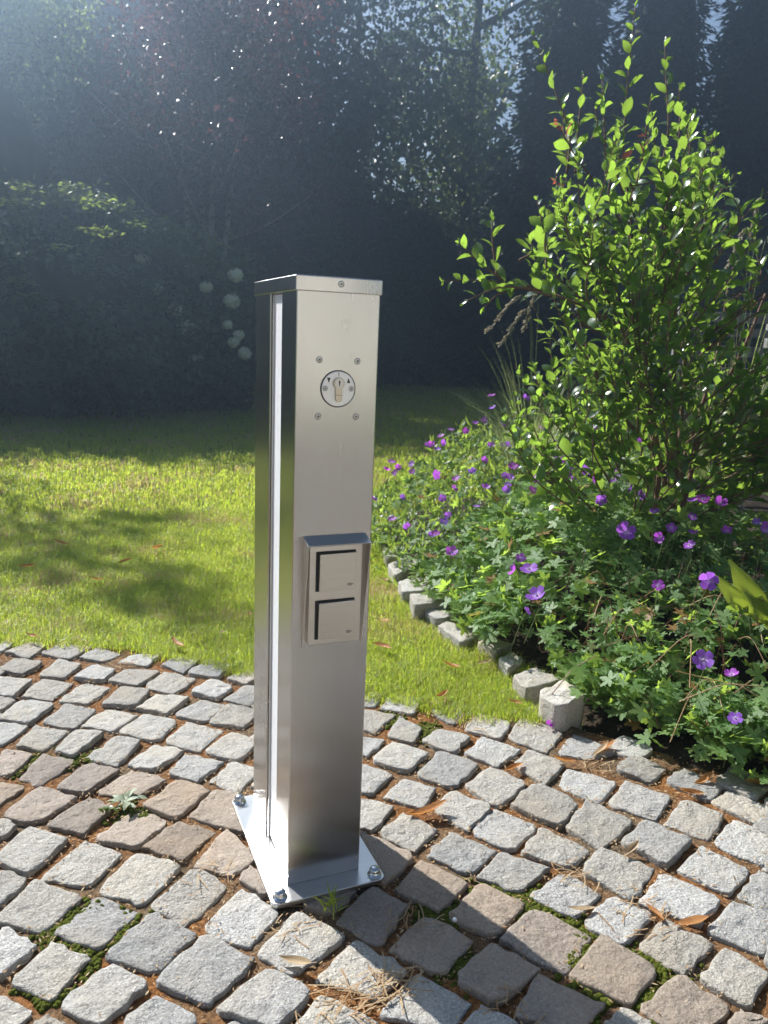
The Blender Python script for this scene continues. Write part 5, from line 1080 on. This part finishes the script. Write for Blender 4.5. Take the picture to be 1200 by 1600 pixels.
# dark hedge mass closing the garden
for i, (x, y, rx, ry, rz, lab) in enumerate([
    (2.9, 12.6, 1.5, 1.2, 1.9, 'dark rounded evergreen directly behind the steel post'), (4.9, 13.9, 1.5, 1.2, 2.1, 'dark evergreen hedge bush just right of the post'), (6.9, 15.0, 1.5, 1.1, 1.9, 'dark evergreen at the back of the lawn, below the forked trunk'),
    (8.6, 14.6, 1.3, 1.0, 1.5, 'low dark evergreen at the far right end of the lawn'), (0.6, 12.0, 1.7, 1.2, 2.5, 'dark evergreen behind the plum tree trunk'), (-1.7, 10.5, 1.7, 1.3, 2.5, 'dark evergreen behind the layered bush, far left'), (-3.7, 10.9, 1.6, 1.2, 2.5, 'unseen dark evergreen added beyond the left edge to shade the layered bush'), (10.3, 9.4, 1.5, 1.2, 1.4, 'dark evergreen bush low behind the shrub, in front of the conifers')]):  # left ones stand tall, the outermost added, to shade the layered bush
    bush('evergreen_bush', lab, 'bush', (x, y, 0), (rx, ry, rz), 16000, .10, 'dark', sig=.17, nc=120, group='dark evergreens closing the garden', seed=20+i)
for i, (x, y, rz, lab) in enumerate([(4.9, 12.6, .62, 'low bush with faint blue flowers at the lawn end, right of the post'), (6.3, 13.2, .66, 'low leafy bush at the lawn end between its two neighbours'), (7.7, 13.5, .6, 'low leafy bush at the lawn end, left of the ornamental grass')]):
    bush('low_bush', lab, 'bush', (x, y, 0), (.85, .55, rz), 6000, .08, 'mid', sig=.10, nc=60, group='low bushes at the lawn end', seed=40+i, trunk=False)
# the wood behind everything
n = 90000; X = RNG.uniform(-13, 19, n); Y = 19+.12*X+RNG.normal(size=n)*.7; Z = RNG.uniform(.1, 1, n)**.9*(8.2+1.0*np.sin(X*.9)+.8*np.sin(X*2.3+1)-1.2*(X > 6)*(X < 10)); 
gapn = np.array([noise.noise(Vector((x*.55, z*.55, 5))) for x, z in zip(X, Z)]); k = (Z < 4.2) | (gapn < .10) | (X < 4.5)
k &= ~((X > 5.2) & (X < 10.8) & (Z > 4.6) & (RNG.uniform(0, 1, n) < .7))
P = np.stack([X, Y, Z], 1)[k]; n = len(P)
V, F = stamp(T_QUAD, P, frames(rnd(n), rnd(n)), RNG.uniform(.2, .42, n)); tag(link('distant_wood', rawmesh('distant_wood', V, F), MAT['dark']), kind='stuff')
# trees left of the picture that shade the lawn
for i, (x, y, H, sp, lab) in enumerate([(-2.9, 9.6, 6.9, 1.3, 'leafy tree beyond the left picture edge, nearest the layered bush'), (-4.6, 9.2, 6.4, 1.4, 'leafy tree beyond the left picture edge, second from the bush'), (-3.9, 10.6, 7.3, 1.2, 'tallest leafy tree beyond the left picture edge, behind the other two')]):
    limb_tree('garden_tree', lab, 'tree', (x, y, 0), H, sp, 1900, .11, 'mid', nlimb=13, r0=.06, crown_lo=.30, sig=.12, seed=50+i, group='trees left of the lawn')
for i, (x, y, lab) in enumerate([(-4.0, 7.4, 'dark bush left of the layered bush'), (-5.6, 5.2, 'dark bush at the left side of the lawn'), (-6.2, 2.6, 'dark bush at the left side of the terrace')]):
    bush('evergreen_bush', lab, 'bush', (x, y, 0), (1.5, 1.3, 1.1), 9000, .12, 'dark', sig=.17, nc=80, group='dark evergreens closing the garden', seed=60+i)
# small dark things hanging in front of the dark shrubs
hb = empty('bird_feeder', (1.09, 8.33, 1.93), 'small dark bird feeder hanging above the white flower heads', 'bird feeder')
MB().lathe([(.01, 0), (.03, .01), (.035, .03), (.03, .06), (.006, .08)], (0, 0, 0), n=12).build('feeder_body', MAT['black'], hb, True)
MB().tube([(0, 0, .079), (.01, .03, .45)], [.0015, .0015], 5).build('hanging_wire', MAT['black'], hb)
hb = empty('nesting_box', (2.56, 9.06, 2.05), 'small dark box hung in the shade above the post', 'box')
MB().box((-.03, -.03, 0), (.03, .03, .085)).build('box_body', MAT['black'], hb, bevel=.004)
MB().prism([(-.04, .086), (.04, .086), (0, .115)], -.04, .04, 'y').build('box_roof', MAT['black'], hb)
MB().tube([(0, 0, .11), (.02, .1, .6)], [.0015, .0015], 5).build('hanging_wire', MAT['black'], hb)

# unseen house added behind the camera so the steel mirrors something warm
hs = empty('house', (0, -9.0, 0), 'unseen cream rendered house added behind the terrace for the steel to mirror', 'house')
w_ = MB().box((-4, -5, -.1), (6, 0, 4.6)); t = Nt('cream_render'); tc = t.n('ShaderNodeTexCoord'); nz = t.noise(40, 5, .6, tc.outputs['Object'])
MAT['render'] = t.done(t.principled(t.ramp(nz, [(.3, (.43, .40, .355)), (.7, (.51, .48, .43))]), .9, 0, t.bump(nz, .4, .01), .2).outputs[0])
w_.build('wall', MAT['render'], hs)
MAT['glass'] = m_plain('window_glass', (.03, .035, .04), .08); MAT['frame'] = m_plain('white_window_frame', (.75, .74, .72), .4)
for x, z, ww, hh in ((-3.2, 0.05, 2.2, 2.15), (4.0, 1.0, 1.4, 1.3), (-3.0, 3.0, 1.4, 1.2), (.6, 3.0, 1.4, 1.2), (4.0, 3.0, 1.4, 1.2)):
    f_ = MB(); f_.box((x, .002, z), (x+ww, .06, z+.08)).box((x, .002, z+hh-.08), (x+ww, .06, z+hh)).box((x, .002, z+.081), (x+.08, .06, z+hh-.081)).box((x+ww-.08, .002, z+.081), (x+ww, .06, z+hh-.081)).box((x+ww/2-.04, .002, z+.081), (x+ww/2+.04, .058, z+hh-.081))
    fo = f_.build('window', MAT['frame'], hs); MB().box((x+.081, .004, z+.082), (x+ww-.081, .02, z+hh-.082)).build('pane', MAT['glass'], fo)
MB().prism([(-5.4, 4.62), (.5, 4.62), (-2.45, 7.2)], -4.4, 6.4, 'x').build('roof', MAT['near_black'], hs)
